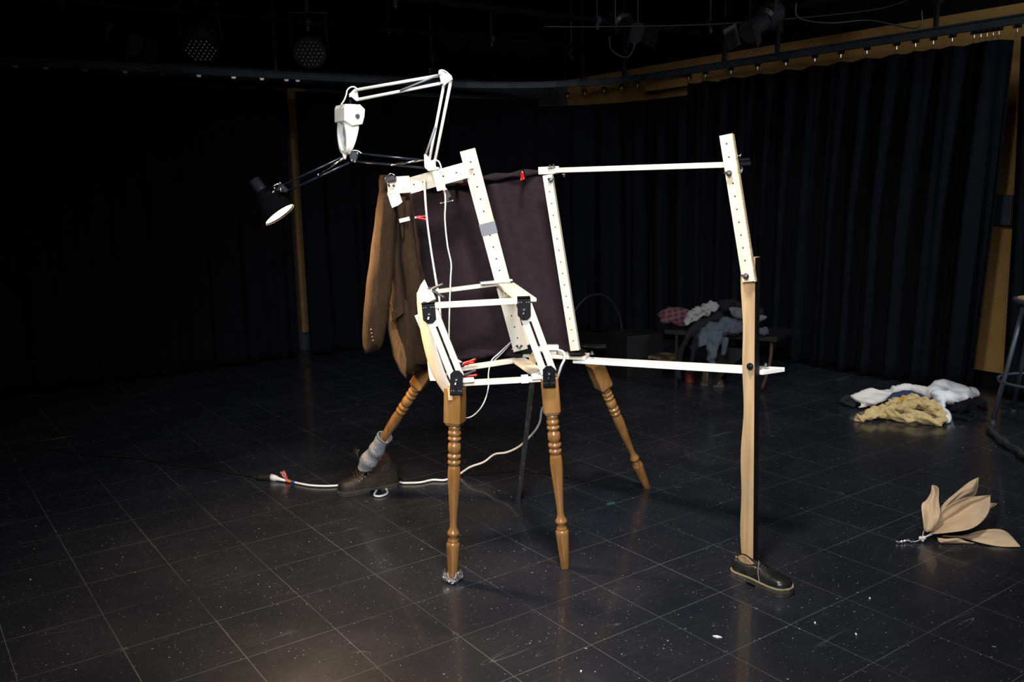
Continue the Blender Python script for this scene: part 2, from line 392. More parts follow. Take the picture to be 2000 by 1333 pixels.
# ------------------------------------------------------------ curtain track with gliders and hangers
tr = empty('curtain_track', room(5.95, 4, 2.36), 'grey steel curtain track running round the room above the drapes', 'curtain track')
path = [room(5.95, -2.5, 2.4), room(5.95, 6.0, 2.4)] + [room(5.95-1.4+1.4*math.cos(a), 6.0+1.4*math.sin(a), 2.4) for a in [math.pi/2*k/10 for k in range(1, 11)]] + [room(-5, 7.4, 2.4)]
def ribbon(path, w_, h_, dz=0):
    rings = []
    for i, p in enumerate(path):
        t = (path[min(i+1, len(path)-1)]-path[max(i-1, 0)]).normalized(); n = Vector((-t.y, t.x, 0))
        rings.append([p+n*a*w_/2+Vector((0, 0, b*h_/2+dz)) for a, b in ((-1, -1), (1, -1), (1, 1), (-1, 1))])
    return rings
mb = MB(); mb.loft(ribbon(path, .03, .05)); mb.loft(ribbon(path, .055, .012, .028)); mb.build('rail', track, tr, bev=.003)
def glider(p, d, n, left):
    mb = MB()
    mb.bar(p-d*.022, p+d*.022, .022, .02, n, 0)
    for q in (-1, 1): mb.disc(p+d*q*.013-n*.011+Vector((0, 0, .004)), -n, .006, 1, .004)
    if left: mb.bar(p-d*.014-n*.013, p+d*.014-n*.013, .016, .003, n, 1)
    mb.tube([p-Vector((0, 0, .01)), p-Vector((.0, 0, .035)), p+d*.008-Vector((0, 0, .05)), p-Vector((0, 0, .065))], .0022, 5, 1)
    mb.build('glider', [blackmetal, steel], tr)
for h in hr: glider(room(5.95, h, 2.365), AM, AI, False)
for h in hl: glider(room(h, 7.4, 2.365), AI, AM, True)
def hanger(p, d):
    mb = MB()
    mb.bar(p, p+Vector((0, 0, .2)), .035, .02, d)
    mb.bar(p+Vector((0, 0, .16)), p+Vector((0, 0, .26)), .06, .05, d)
    for k in range(3): mb.ball(p-AI*.013+Vector((0, 0, .04+.03*k)), .005, 6, 1)
    mb.tube([p+Vector((0, 0, .24)), p+Vector((0, 0, CEIL-2.43))], .01, 6)
    mb.build('hanger', [pipem, steel], tr)
for x, y in ((1828, 50), (1519, 80), (1415, 100), (1219, 130), (1137, 150)):
    q = on_plane(x, y, AI, 5.95).dot(AM); hanger(room(5.95, q, 2.43), AM)
for q in (1.2, 2.9, 4.4): hanger(room(q, 7.4, 2.43), AI)
# ------------------------------------------------------------ ceiling pipes, lights and cables
def pipe(a, b, label, r=.024):
    t = empty('lighting_pipe', (Vector(a)+Vector(b))/2, label, 'pipe', 'black lighting pipes under the ceiling')
    MB().tube([a, b], r, 12).build('pipe', pipem, t, smooth=True)
    d = (Vector(b)-Vector(a)).normalized(); L_ = (Vector(b)-Vector(a)).length
    k = .6
    while k < L_-.3:
        p = Vector(a)+d*k
        mb = MB(); mb.lathe(p-d*.018, p+d*.018, [(0, .031), (1, .031)], 12); mb.bar(p-Vector((0, 0, .03)), p-Vector((0, 0, .07)), .02, .02, d)
        mb.build('pipe_clamp', stoolm, t)
        MB().tube([p, p+Vector((0, 0, CEIL-p.z))], .006, 5).build('hanger_rod', pipem, t); k += 1.7
    return t
for m_, z_, lb in ((6.7, 2.72, 'black lighting pipe nearest the left hand drapes'), (5.3, 2.66, 'black lighting pipe across the middle of the ceiling'), (4.1, 2.78, 'black lighting pipe nearest the camera at the top edge')):
    pipe(room(-4.5, m_, z_), room(5.7, m_, z_), lb)
for n_, z_, lb in ((5.5, 2.66, 'black lighting pipe above the right hand track'), (3.6, 2.76, 'black lighting pipe running away above the white lamp')):
    pipe(room(n_, 1.0, z_), room(n_, 7.3, z_), lb, .028)
def par(c, aim, label, r=.11):
    c = Vector(c); aim = Vector(aim).normalized()
    t = empty('stage_light', c, label, 'stage light', 'black stage lights on the pipes')
    MB().lathe(c-aim*.2, c, [(0, r*.45), (.1, r*.7), (.6, r), (1, r)], 24).build('lamp_body', pipem, t, smooth=False)
    mb = MB(); a = aim.cross(Vector((0, 0, 1))).normalized(); b = aim.cross(a)
    for i in range(-3, 4):
        for j in range(-3, 4):
            x = i+.5*(j % 2); q = a*x*r*.26+b*j*r*.24
            if q.length < r*.85: mb.ball(c+q+aim*.004, r*.07, 6)
    mb.build('lens', steel, t, smooth=True)
    mb = MB(); top = c+Vector((0, 0, .26))
    for s_ in (-1, 1): mb.bar(c+a*s_*(r+.012)-aim*.08, top+a*s_*(r+.012)*.9, .025, .004, a)
    mb.bar(top-a*(r+.02), top+a*(r+.02), .025, .004, (0, 0, 1)); mb.bar(top, top+Vector((0, 0, .12)), .03, .03)
    mb.build('yoke', pipem, t)
par(at(605, 104, 6.3), (.1, -.7, -.45), 'round black stage light with a face of many small lenses')
par(at(392, 98, 5.6), (.1, -.5, -.8), 'black stage light hanging left of the many-lensed one')
def fixture(c, yaw, label):
    c = Vector(c); t = empty('stage_light', c, label, 'stage light', 'black stage lights on the pipes')
    d = Vector((math.cos(yaw), math.sin(yaw), -.5)).normalized()
    MB().lathe(c-d*.18, c+d*.16, [(0, .05), (.15, .075), (.45, .075), (.5, .055), (.95, .06), (1, .07)], 16).build('lamp_body', pipem, t)
    a = d.cross(Vector((0, 0, 1))).normalized()
    mb = MB(); top = c+Vector((0, 0, .2))
    for s_ in (-1, 1): mb.bar(c+a*s_*.085, top+a*s_*.085, .03, .005, a)
    mb.bar(top-a*.09, top+a*.09, .03, .005, (0, 0, 1)); mb.build('yoke', pipem, t)
    MB().bar(top, top+Vector((0, 0, .12)), .035, .03).build('hook_clamp', stoolm, t)
    q = d*.165
    for s_ in (-1, 1): MB().bar(c+q+a*s_*.07, c+q+a*s_*.1+d*.1, .13, .003, a).build('barn_door', pipem, t)
fixture(at(1222, 50, 6.3), -1.2, 'black stage light with barn doors near the middle of the ceiling')
fixture(at(1490, 42, 5.6), -2.4, 'black stage light with barn doors above the right hand track')
fixture(at(230, 70, 5.6), -.6, 'black stage light with barn doors above the left hand track')
for pts, lb in (([(1190, 70, 6.2), (1195, 98, 6.2), (1225, 112, 6.2), (1240, 85, 6.2), (1232, 60, 6.2)], 'black cable looped under the central stage light'),
                ([(1060, 52, 5.8), (1190, 52, 5.8), (1420, 46, 5.8), (1700, 20, 5.6), (1790, -10, 5.5)], 'long black cable sagging across the right hand ceiling'),
                ([(1555, 5, 5.6), (1560, 35, 5.6), (1620, 45, 5.6), (1700, 40, 5.6), (1790, 55, 5.5), (1800, 20, 5.5)], 'black cable drooping beside the track hanger')):
    MB().tube(spline([at(*p) for p in pts]), .005, 6).build('hanging_cable', pipem, smooth=True, label=lb, cat='cable', group='cables hanging from the ceiling pipes')
# wall box seen in the gap
q = on_plane(1962, 410, AI, 6.28)
t = empty('switch_box', q-Vector((0, 0, .1)), 'grey metal box mounted on the ochre wall in the drape gap', 'electrical box')
MB().bar(q-AI*.03-Vector((0, 0, .1)), q-AI*.03+Vector((0, 0, .1)), .14, .06, AI).build('box_body', stoolm, t, bev=.004)
MB().bar(q-AI*.063-Vector((0, 0, .085)), q-AI*.063+Vector((0, 0, .085)), .12, .006, AI).build('cover', stoolm, t)

# ============================================================ THE PUPPET FRAME
pup = empty('puppet_frame', (.1, 3.5, 0), 'large four-legged puppet frame of bolted pale wood strips on turned table legs', 'puppet')
FRONT = Vector((0, -1, 0))
LEGP = [(.186, .016), (.19, .0222), (.2, .0226), (.207, .0222), (.212, .017), (.216, .022), (.228, .0245), (.238, .022), (.243, .017), (.247, .022), (.255, .025), (.264, .022), (.268, .016), (.274, .0165), (.28, .022), (.295, .0238), (.31, .0238), (.325, .021), (.33, .017), (.333, .0175), (.336, .023), (.345, .025), (.355, .023), (.358, .018), (.364, .018), (.366, .022), (.376, .0245), (.386, .022), (.39, .018), (.396, .0205), (.41, .0225), (.44, .0238), (.48, .023), (.55, .0195), (.62, .016), (.68, .0135), (.705, .013), (.72, .015), (.735, .02), (.742, .0232), (.75, .0225), (.757, .016), (.77, .0155), (.778, .02), (.784, .0205), (.788, .019), (.792, .0225), (.8, .025), (.815, .025), (.85, .0235), (.92, .02), (.995, .0167), (1, .015)]
def turned_leg(top, foot, hint, end=1.0, name_label=None):
    top = Vector(top); foot = Vector(foot); mb = MB()
    u = (foot-top).normalized(); h = Vector(hint); h = (h-u*h.dot(u)).normalized(); k = u.cross(h); L_ = (foot-top).length
    rings = []
    for t, a in ((0, .031), (.004, .032), (.17, .032), (.186, .026)):
        c = top+u*L_*t; b = a*.86 if t < .18 else a*.8
        rings.append([c+k*x+h*y for x, y in ((-a, -b), (-b, -a), (b, -a), (a, -b), (a, b), (b, a), (-b, a), (-a, b))])
    mb.loft(rings); nf = len(mb.f)
    prof = [p for p in LEGP if p[0] <= end]
    mb.lathe(top, foot, prof, 28)
    o = mb.build('turned_leg', turned, pup, label=name_label)
    for i, p in enumerate(o.data.polygons): p.use_smooth = i >= nf
    return o
z = Vector((0, 0, 1))
legA = turned_leg(at(889, 757, 3.15), fl(884, 1136) , (-.35, -.94, 0))
legB = turned_leg(at(1072, 735, 3.2), fl(1104, 1110), (.0, -1, 0))
legC = turned_leg(at(1160, 709, 3.86), fl(1264, 953), (.45, -.9, 0))
DT, DF = at(846, 705, 3.74), at(692, 946, 4.13)
legD = turned_leg(DT, DF, (-.3, -.95, 0), .72)
# foil crumpled around the near left foot
mb = MB(); c = fl(884, 1136); rings = []
for j, (zz, rr) in enumerate(((.004, .026), (.012, .03), (.022, .031), (.032, .036))):
    rings.append([c+Vector((math.cos(a)*rr*(1+.22*math.sin(5*a+j)+.1*math.sin(9*a)), math.sin(a)*rr*(1+.22*math.cos(4*a+j*2)), zz+(.01*math.sin(5*a)+.006*math.sin(7*a+1))*(j/3))) for a in [2*math.pi*k/22 for k in range(22)]])
rings.insert(0, [c+Vector((math.cos(a)*.022, math.sin(a)*.022, .001)) for a in [2*math.pi*k/22 for k in range(22)]])
mb.loft(rings, 0, False).build('foil_wrap', foil, solid=.0006, label='crumpled silver foil around a table leg foot', cat='foil')
def strip(name, A, B, wd, th, hint=FRONT, m=None, parent=None, holes=(), nrm=None, edge=True, off=0, hole_r=.0035, label=None):
    A = Vector(A); B = Vector(B); mb = MB(); mb.bar(A, B, wd, th, hint)
    u = (B-A).normalized(); h = Vector(hint); h = (h-u*h.dot(u)).normalized()
    for t in holes: mb.disc(A+(B-A)*t+h*(th/2), h, hole_r, 1, .0004, 10)
    return mb.build(name, [m or ply, hole], parent or pup, bev=.0025, label=label)
def bolt(p, n=FRONT, wing=False, parent=None, r=.007, m=None):
    p = Vector(p); n = Vector(n).normalized(); mb = MB()
    mb.lathe(p-n*.001, p+n*.002, [(0, r*1.4), (1, r*1.4)], 14); mb.lathe(p+n*.002, p+n*.008, [(0, r*.8), (1, r*.8)], 6)
    mb.lathe(p+n*.008, p+n*.013, [(0, r*.4), (1, r*.4)], 8)
    if wing:
        a = n.cross(z).normalized()
        for s_ in (-1, 1): mb.bar(p+n*.006+a*s_*.003, p+n*.012+a*s_*.013+z*.006, .008, .0025, n)
    return mb.build('wing_bolt' if wing else 'bolt', m or steel, parent or pup)
# main slanted upright
bt, bb = at(913, 293, 3.6), at(1017, 684, 3.74)
up = strip('slanted_upright', bt, bb, .062, .014, FRONT, holes=[.055+.0585*k for k in range(16) if k not in (5,)])
MB().bar(lerp(bt, bb, .345)+FRONT*.001, lerp(bt, bb, .4)+FRONT*.001, .066, .019, FRONT).build('tape_band', tape, up, label='grey duct tape band')
MB().bar(at(1012, 640, 3.735), at(1028, 676, 3.735), .05, .008, FRONT).build('splinter_block', ply, up, bev=.003)
bolt(at(1014, 677, 3.725), wing=True, parent=up); bolt(at(921, 325, 3.59), parent=up)
# head-side arm in two lapped pieces
a0, a1, a2 = at(757, 363, 3.55), at(801, 360, 3.555), at(912, 332, 3.585)
arm = strip('arm_strip', at(797, 364, 3.57), a2, .062, .013, FRONT, holes=(.1, .26, .6, .82))
arm2 = strip('arm_end_strip', a0, a1, .066, .014, FRONT+z*.05, off=.0)
strip('arm_end_cover', at(757, 363, 3.558), at(802, 361, 3.56), .06, .012, FRONT)
bolt(at(765, 364, 3.54), wing=True, parent=arm2); bolt(at(788, 364, 3.545), parent=arm2, r=.005)
bolt(at(900, 336, 3.575), parent=arm, r=.005)
mb = MB(); mb.prism([at(756, 377, 3.545), at(780, 378, 3.545), at(786, 395, 3.545), at(779, 401, 3.545), at(765, 407, 3.545)], (0, .01, 0)); mb.build('hanging_tab', ply, pup, bev=.001)
strip('neck_strip', at(822, 350, 3.62), at(905, 350, 3.66), .03, .012, FRONT, m=whitewood)
# back upright
cb, ct = at(1124, 684, 3.70), at(1070, 342, 3.66)
bu = strip('back_upright', ct, cb, .038, .024, Vector((-.35, -1, 0)), holes=[.09+.0655*k for k in range(14)], hole_r=.003)
bolt(at(1075, 352, 3.64), Vector((.2, -1, 0)), True, bu)
# top rod to the far shoulder
tl, tj, tr_ = at(1052, 334, 3.68), at(1092, 332, 3.66), at(1424, 322, 3.2)
strip('top_rod_stub', tl, tj, .02, .03, z, m=ply); tp = strip('top_rod', at(1086, 333, 3.645), tr_, .02, .022, FRONT, m=ply)
bolt(at(1074, 328, 3.65), z, True, tp); bolt(at(1081, 327, 3.65), z, True, tp); bolt(at(1102, 340, 3.64), -z, True, tp)
# far upper limb and post
PN = Vector((-.6, -.8, 0)); PR_ = Vector((.8, -.6, 0))
ul = MB(); ul.bar(at(1418, 263, 3.125), at(1463, 550, 3.125), .044, .014, PN*1.0+z*.0)
ul0, ul1 = at(1418, 263, 3.125), at(1463, 550, 3.125)
u_ = (ul1-ul0).normalized(); hN = (PN-u_*PN.dot(u_)).normalized()
for t_ in [.06+.088*k for k in range(11)]:
    if abs(t_-.236) > .03 and t_ < .93: ul.disc(ul0+(ul1-ul0)*t_+hN*.007, hN, .0032, 1, .0004, 10)
ulo = ul.build('upper_limb', [ply, hole], pup, bev=.002)
MB().bar(ul0+PR_*.0235+hN*-.0035, ul1+PR_*.0235+hN*-.0035, .003, .016, hN).build('sawn_edge', plyedge, ulo)
bolt(at(1424, 339, 3.11), hN, True, ulo, .008); bolt(at(1457, 540, 3.11), hN, True, ulo, .008)
pc = [at(1467, 502, 3.17), fl(1464, 1106, .012)]
pc[1] = Vector((.875, 3.165, .028))
def wavy_post():
    mb = MB(); A, B = pc; rings = []
    A = Vector((A.x, 3.165, A.z))
    for j in range(29):
        t = j/28; c = A+(B-A)*t
        wl_ = .004*math.sin(t*9+1)+.003*math.sin(t*23)
        f = .047
        e0 = PN*.023; rings.append([c-PR_*(f/2+wl_)+PN*.024, c+PR_*f/2+PN*.024, c+PR_*f/2-PN*.022, c-PR_*(f/2+wl_)-PN*.022])
    n = len(rings); vs = [v for r in rings for v in r]; fs = []; ms = []
    for i in range(n-1):
        for k in range(4):
            fs.append([i*4+k, i*4+(k+1) % 4, (i+1)*4+(k+1) % 4, (i+1)*4+k]); ms.append(1 if k == 1 else 0)
    fs += [[3, 2, 1, 0], [(n-1)*4+k for k in range(4)]]; ms += [0, 0]
    for f_, m_ in zip(fs, ms): pass
    mb.add(vs, fs); mb.m = ms
    return mb.build('post', [pale, sideblack], pup, bev=.0015)
post = wavy_post()
bolt(at(1465, 716, 3.13), PN, False, post, .009, mat('dark_bolt', (.12, .12, .12), .35, metal=1))
# long white plank back to the platform
pl0, pl1 = at(1128, 700, 3.77), at(1499, 721, 3.2)
plk = MB(); u_ = (pl1-pl0).normalized(); k_ = Vector((-u_.y, u_.x, 0)).normalized()
tip = pl1+u_*.045
poly = [pl0-k_*.035, pl1-k_*.035, tip+k_*.05, pl1+k_*.05, pl0+k_*.04, pl0-u_*.02]
plk.prism(poly, (0, 0, -.017))
plank = plk.build('long_plank', whitewood, pup, bev=.002)
bolt(at(1156, 692, 3.72), z, False, plank); bolt(at(1496, 716, 3.2), z, True, plank, .008)
# rear platform
p0, p1 = at(1002, 690, 3.84), at(1148, 697, 3.74)
pf = strip('rear_platform', p0, p1, .09, .016, z, m=ply)
MB().bar(at(1038, 693, 3.74), at(1066, 692, 3.76), .05, .02, z).build('black_joint_plate', blackmetal, pf, bev=.002)
mb = MB(); mb.prism([fl(x, y, at(1125, 689, 3.72).z) for x, y in ((1110, 690), (1114, 685), (1140, 684), (1146, 688), (1134, 694), (1112, 694))], (0, 0, .006)); mb.build('black_foot_plate', blackmetal, pf)
bolt(at(1132, 683, 3.74), z, True, pf)
mb = MB(); mb.bar(at(1008, 683, 3.76), at(1036, 683, 3.76), .022, .02, FRONT); mb.bar(at(1030, 676, 3.75), at(1030, 690, 3.75), .05, .004, FRONT); mb.build('black_hinge', blackmetal, pf)
MB().bar(at(1040, 704, 3.6), at(1048, 692, 3.75), .03, .03).build('wood_block', pale, pf)
# black stick prop
MB().bar(at(1045, 700, 3.8), fl(1012, 982), .024, .022, FRONT, w2=.018).build('prop_stick', [mat('chipped_black_stick', (.012, .011, .01), .6, c2=(.09, .085, .08), scale=26, stretch=(3, 3, .25), contrast=(.3, .42))], pup)
# front parallelogram: rails
frt = strip('upper_front_rail', at(848, 597, 3.2), at(1014, 588, 3.2), .019, .04, FRONT)
strip('upper_back_rail', at(850, 570, 3.6), at(984, 553, 3.66), .016, .03, FRONT)
cn = strip('upper_cross_board', at(988, 556, 3.63), at(1030, 587, 3.22), .07, .014, z, m=ply)
MB().bar(at(938, 553, 3.6), at(1000, 547, 3.62), .03, .006, z).build('clear_tape_wrap', wtape, cn)
strip('lower_front_rail', at(900, 749, 3.17), at(1062, 740, 3.2), .017, .035, FRONT)
strip('lower_front_cleat', at(898, 744, 3.15), at(926, 742, 3.155), .014, .03, FRONT)
strip('lower_right_cleat', at(1038, 737, 3.18), at(1062, 735, 3.185), .016, .03, FRONT)
MB().bar(at(1018, 741, 3.17), at(1032, 740, 3.17), .023, .043, FRONT).build('tape_wrap', wtape, pup)
strip('lower_back_rail', at(896, 721, 3.42), at(1008, 704, 3.56), .018, .03, FRONT)
strip('lower_cross_board', at(1012, 703, 3.56), at(1056, 732, 3.22), .06, .014, z, m=ply)
# slotted links and black brackets
def slotted(A, B, wd, name='slotted_link'):
    A = Vector(A); B = Vector(B); u = (B-A).normalized(); h = (FRONT-u*FRONT.dot(u)).normalized(); k = u.cross(h); L_ = (B-A).length
    mb = MB(); sw = .0085; t0, t1 = .24, .9; th = .012
    def P(s, x, o): return A+u*s*L_+k*x*wd/2+h*o
    for o_ in (-th/2, th/2):
        pass
    q = sw/wd*2/2
    quads = [((0, -1), (0, 1), (t0, 1), (t0, -1)), ((t1, -1), (t1, 1), (1, 1), (1, -1)), ((t0, -1), (t0, -q), (t1, -q), (t1, -1)), ((t0, q), (t0, 1), (t1, 1), (t1, q))]
    for qd in quads:
        mb.prism([P(s, x, -th/2) for s, x in qd], h*th)
    return mb.build(name, board, pup)
def bracket(top, bot, wd, fold_up, m=blackmetal, yaw=0):
    top = Vector(top); bot = Vector(bot); u = (bot-top).normalized()
    h = Matrix.Rotation(yaw, 3, 'Z') @ FRONT; h = (h-u*h.dot(u)).normalized(); k = u.cross(h); L_ = (bot-top).length
    c = .3*wd
    def P(s, x): return top+u*s+k*x
    if fold_up:   # flat top, tapered bottom
        poly = [P(0, -wd/2), P(0, wd/2), P(L_-c, wd/2), P(L_, wd/2-c), P(L_, -wd/2+c), P(L_-c, -wd/2)]
    else:
        poly = [P(0, -wd/2+c), P(0, wd/2-c), P(c, wd/2), P(L_, wd/2), P(L_, -wd/2), P(c, -wd/2)]
    mb = MB(); mb.prism(poly, h*.004)
    e = top if fold_up else bot
    mb.prism([e-k*wd/2, e+k*wd/2, e+k*wd/2+h*.004, e-k*wd/2+h*.004], u*.004*(1 if fold_up else -1))
    mb.prism([e-k*wd/2+h*.004, e+k*wd/2+h*.004, e+k*wd/2-h*.05, e-k*wd/2-h*.05], u*(.004 if fold_up else -.004))
    for x in (-.38, -.2, .2, .38): mb.disc(P(.016 if fold_up else L_-.016, x*wd)+h*.004, h, .0022, 1, .0006, 8)
    o = mb.build('black_bracket', [m, steel], pup)
    mid = P(L_*(.6 if fold_up else .42), 0)+h*.004
    mb = MB(); mb.lathe(mid, mid+h*.005, [(0, .009), (1, .008)], 14); mb.lathe(mid+h*.005, mid+h*.012, [(0, .005), (1, .005)], 6)
    mb.bar(mid+h*.008, mid+h*.012+u*.012+k*.004, .004, .004, h)
    mb.build('bolt', chrome, o)
    return o
slotted(at(841, 607, 3.19), at(893, 738, 3.135), .053)
slotted(at(822, 612, 3.33), at(876, 742, 3.27), .05)
slotted(at(1024, 597, 3.20), at(1072, 728, 3.165), .057)
bracket(at(836, 592, 3.175), at(840, 632, 3.175), .047, True)
bracket(at(892, 724, 3.115), at(891, 772, 3.11), .045, False)
bracket(at(1023, 582, 3.175), at(1024, 624, 3.175), .047, True)
bracket(at(1072, 715, 3.145), at(1073, 756, 3.15), .045, False)
MB().bar(at(874, 735, 3.3), at(886, 742, 3.2), .02, .02).build('dark_hinge_end', darkgrey, pup)
# bent plywood sheet on the puppet's near side
Lc = [(815, 572), (816, 600), (821, 640), (829, 680), (838, 712), (850, 740), (864, 763), (877, 778)]
Rc = [(834, 592), (838, 618), (845, 650), (854, 685), (863, 712), (872, 737), (882, 757), (889, 778)]
mb = MB(); rings = []
for (a, b) in zip(spline([at(x, y, 3.42-.03*i) for i, (x, y) in enumerate(Lc)], 4), spline([at(x, y, 3.2-.006*i) for i, (x, y) in enumerate(Rc)], 4)):
    rings.append([lerp(a, b, t) + Vector((-.012*math.sin(t*3.14), 0, 0)) for t in (0, .25, .5, .75, 1)])
mb.loft(rings, 0, False, False).build('bent_side_sheet', ply, pup, smooth=True, solid=.004)
mb = MB(); mb.prism([at(815, 572, 3.43), at(822, 556, 3.5), at(829, 546, 3.5), at(836, 562, 3.45), at(845, 571, 3.4), at(851, 583, 3.24), at(836, 591, 3.19), at(820, 592, 3.25)], (0, .005, -.006)); mb.build('top_cap_sheet', ply, pup)
mb = MB(); mb.prism([at(834, 700, 3.4), at(850, 706, 3.4), at(856, 742, 3.36), at(852, 744, 3.36), at(840, 744, 3.38), at(837, 730, 3.4)], (.002, .003, 0)); mb.build('paper_flap', whitewood, pup)
MB().bar(at(878, 757, 3.13), at(880, 782, 3.12), .014, .01).build('split_wood_corner', raw_end, pup)
# black clamp jaw at the far shoulder
cl = empty('clamp', at(1450, 318, 3.2), 'black metal clamp with wing nuts behind the top of the far limb', 'clamp')
mb = MB(); mb.bar(at(1436, 313, 3.17), at(1462, 311, 3.17), .008, .03); mb.bar(at(1437, 321, 3.17), at(1464, 319, 3.17), .012, .03); mb.bar(at(1438, 312, 3.17), at(1438, 322, 3.17), .012, .03); mb.build('jaw', blackmetal, cl)
mb = MB()
for x, y in ((1441, 308), (1446, 306)): mb.tube([at(x, y+4, 3.16), at(x-1, y-2, 3.16), at(x+3, y-5, 3.16)], .0025, 6)
mb.tube(spline([at(x, y, 3.15) for x, y in ((1440, 325), (1450, 328), (1447, 338), (1440, 332), (1449, 331), (1438, 342), (1441, 348))]), .0012, 5)
mb.build('screw', steel, cl, smooth=True)

# ------------------------------------------------------------ fabric hung over a rod
fab = empty('hanging_cloth', at(960, 700, 3.87), 'plum brown cloth hung from the puppet frame like a flank', 'cloth')
TL, TR = at(790, 376, 3.85), at(1064, 341, 3.85)
edgeR = [(1064, 341), (1071, 400), (1080, 470), (1093, 540), (1107, 610), (1117, 660), (1121, 694)]
edgeL = [(790, 376), (800, 440), (812, 500), (825, 560), (840, 620), (852, 665), (860, 703)]
sL = spline([at(x, y, 3.85) for x, y in edgeL], 6); sR = spline([at(x, y, 3.85) for x, y in edgeR], 6)
rows = []
for j, (a, b) in enumerate(zip(sL, sR)):
    v = j/(len(sL)-1); row = []
    for i in range(61):
        u = i/60; p = lerp(a, b, u)
        sag = .02*math.sin(math.pi*u)*(1-v)*.6
        d = .014*math.sin(u*21+v*2.5)*(.3+.7*(1-v))+.01*math.sin(u*9-v*4)+.007*math.sin(v*12+u*6)*v+.022*math.exp(-((u-.62-.25*v)/.05)**2)*(1-v*.6)
        p = p+Vector((0, -d, -sag))
        if v > .9: p += Vector((0, -.02*math.sin((v-.9)*31), 0))
        row.append(p)
    rows.append(row)
mb = MB(); mb.loft(rows, 0, False, False); clo = mb.build('cloth', plum, fab, smooth=True, solid=.002)
def rollp(p, s, ph): 
    return p
pts = spline([at(798, 372, 3.84), at(860, 362, 3.83), at(930, 350, 3.82), at(975, 345, 3.82), at(1020, 339, 3.82), at(1058, 336, 3.82)], 10)
mb = MB(); mb.tube(pts, [.013+.004*math.sin(i*.5) for i in range(len(pts))], 12)
mb.build('folded_top_edge', plum, fab, smooth=True)
pts = spline([at(858, 702, 3.84), at(900, 700, 3.8), at(940, 692, 3.8), at(985, 690, 3.8), at(1040, 694, 3.8), at(1085, 700, 3.8)], 10)
mb = MB(); mb.tube(pts, [.016+.006*math.sin(i*.4) for i in range(len(pts))], 12); mb.build('rolled_bottom_edge', plum, fab, smooth=True)
rows = []
for j in range(10):
    v = j/9; rows.append([lerp(at(1040, 697, 3.86), at(1116, 697, 3.86), i/16)+Vector((0, .01*math.sin(i*.9), -(v*.1)*(.4+.6*math.sin(math.pi*min(1, .1+i/16*1.05)))*(1 if i < 15 else .6))) for i in range(17)])
MB().loft(rows, 0, False, False).build('drooping_fold', plum, fab, smooth=True, solid=.003)
# ------------------------------------------------------------ spring clamps
def spring_clamp(piv, hd1, hd2, jaw, hm, bm_, label, L_=.05, group='spring clamps on the puppet frame'):
    piv = Vector(piv); t = empty('spring_clamp', piv, label, 'clamp', group)
    for hd in (hd1, hd2):
        hd = Vector(hd)
        mb = MB(); pts = spline([piv-hd.normalized()*.004, piv+hd*.45, piv+hd], 4)
        mb.tube(pts, [.004]+[.0055+.001*math.sin(i) for i in range(len(pts)-2)]+[.0045], 8); mb.build('handle', hm, t, smooth=True)
    jaw = Vector(jaw); a = jaw.cross(FRONT).normalized()*.007
    mb = MB(); mb.bar(piv+a, piv+jaw+a*.3, .012, .006, a); mb.bar(piv-a, piv+jaw-a*.3, .012, .006, a); mb.build('jaw', bm_, t, bev=.001)
    mb = MB(); mb.lathe(piv+FRONT*.008, piv-FRONT*.008, [(0, .004), (1, .004)], 8); mb.build('spring', steel, t)
    return t
R_ = lambda a, b: at(*b)-at(*a)
spring_clamp(at(812, 425, 3.62), R_((812, 425, 3.62), (833, 422, 3.62)), R_((812, 425, 3.62), (833, 429, 3.62)), R_((812, 425, 3.62), (800, 426, 3.62)), red, blackmetal, 'red handled spring clamp beside the brown jacket collar')
spring_clamp(at(1020, 337, 3.78), R_((1020, 337, 3.78), (1023, 350, 3.72)), R_((1020, 337, 3.78), (1018, 352, 3.7)), R_((1020, 337, 3.78), (1026, 334, 3.86)), red, blackmetal, 'red spring clamp pinching the top right edge of the plum cloth')
spring_clamp(at(900, 354, 3.72), R_((900, 354, 3.72), (910, 360, 3.7)), R_((900, 354, 3.72), (903, 361, 3.7)), R_((900, 354, 3.72), (893, 352, 3.8)), red, steel, 'small red tipped spring clamp just under the head-side arm')
spring_clamp(at(806, 373, 3.68), R_((806, 373, 3.68), (822, 372, 3.66)), R_((806, 373, 3.68), (820, 375, 3.66)), R_((806, 373, 3.68), (800, 371, 3.72)), red, blackmetal, 'small red spring clamp tucked under the left end of the arm')
spring_clamp(at(842, 566, 3.42), R_((842, 566, 3.42), (865, 555, 3.4)), R_((842, 566, 3.42), (868, 582, 3.42)), R_((842, 566, 3.42), (821, 572, 3.44)), darkgrey, darkgrey, 'dark grey spring clamp holding the top of the bent side sheet')
spring_clamp(at(904, 712, 3.38), R_((904, 712, 3.38), (929, 702, 3.36)), R_((904, 712, 3.38), (926, 708, 3.36)), R_((904, 712, 3.38), (893, 716, 3.4)), red, blackmetal, 'red spring clamp above the lower back rail')
t = spring_clamp(at(902, 736, 3.24), R_((902, 736, 3.24), (932, 733, 3.24)), R_((902, 736, 3.24), (929, 723, 3.22)), R_((902, 736, 3.24), (892, 738, 3.24)), red, blackmetal, 'red and dark grey spring clamp above the lower front rail')
t.children[1].data.materials[0] = darkgrey; t.children[1]['label'] = 'dark grey handle'
MB().bar(at(780, 432, 3.54), at(800, 427, 3.54), .015, .003, FRONT).build('label_tag', whitewood, label='small white strip stuck on the front of the brown jacket', cat='tag')
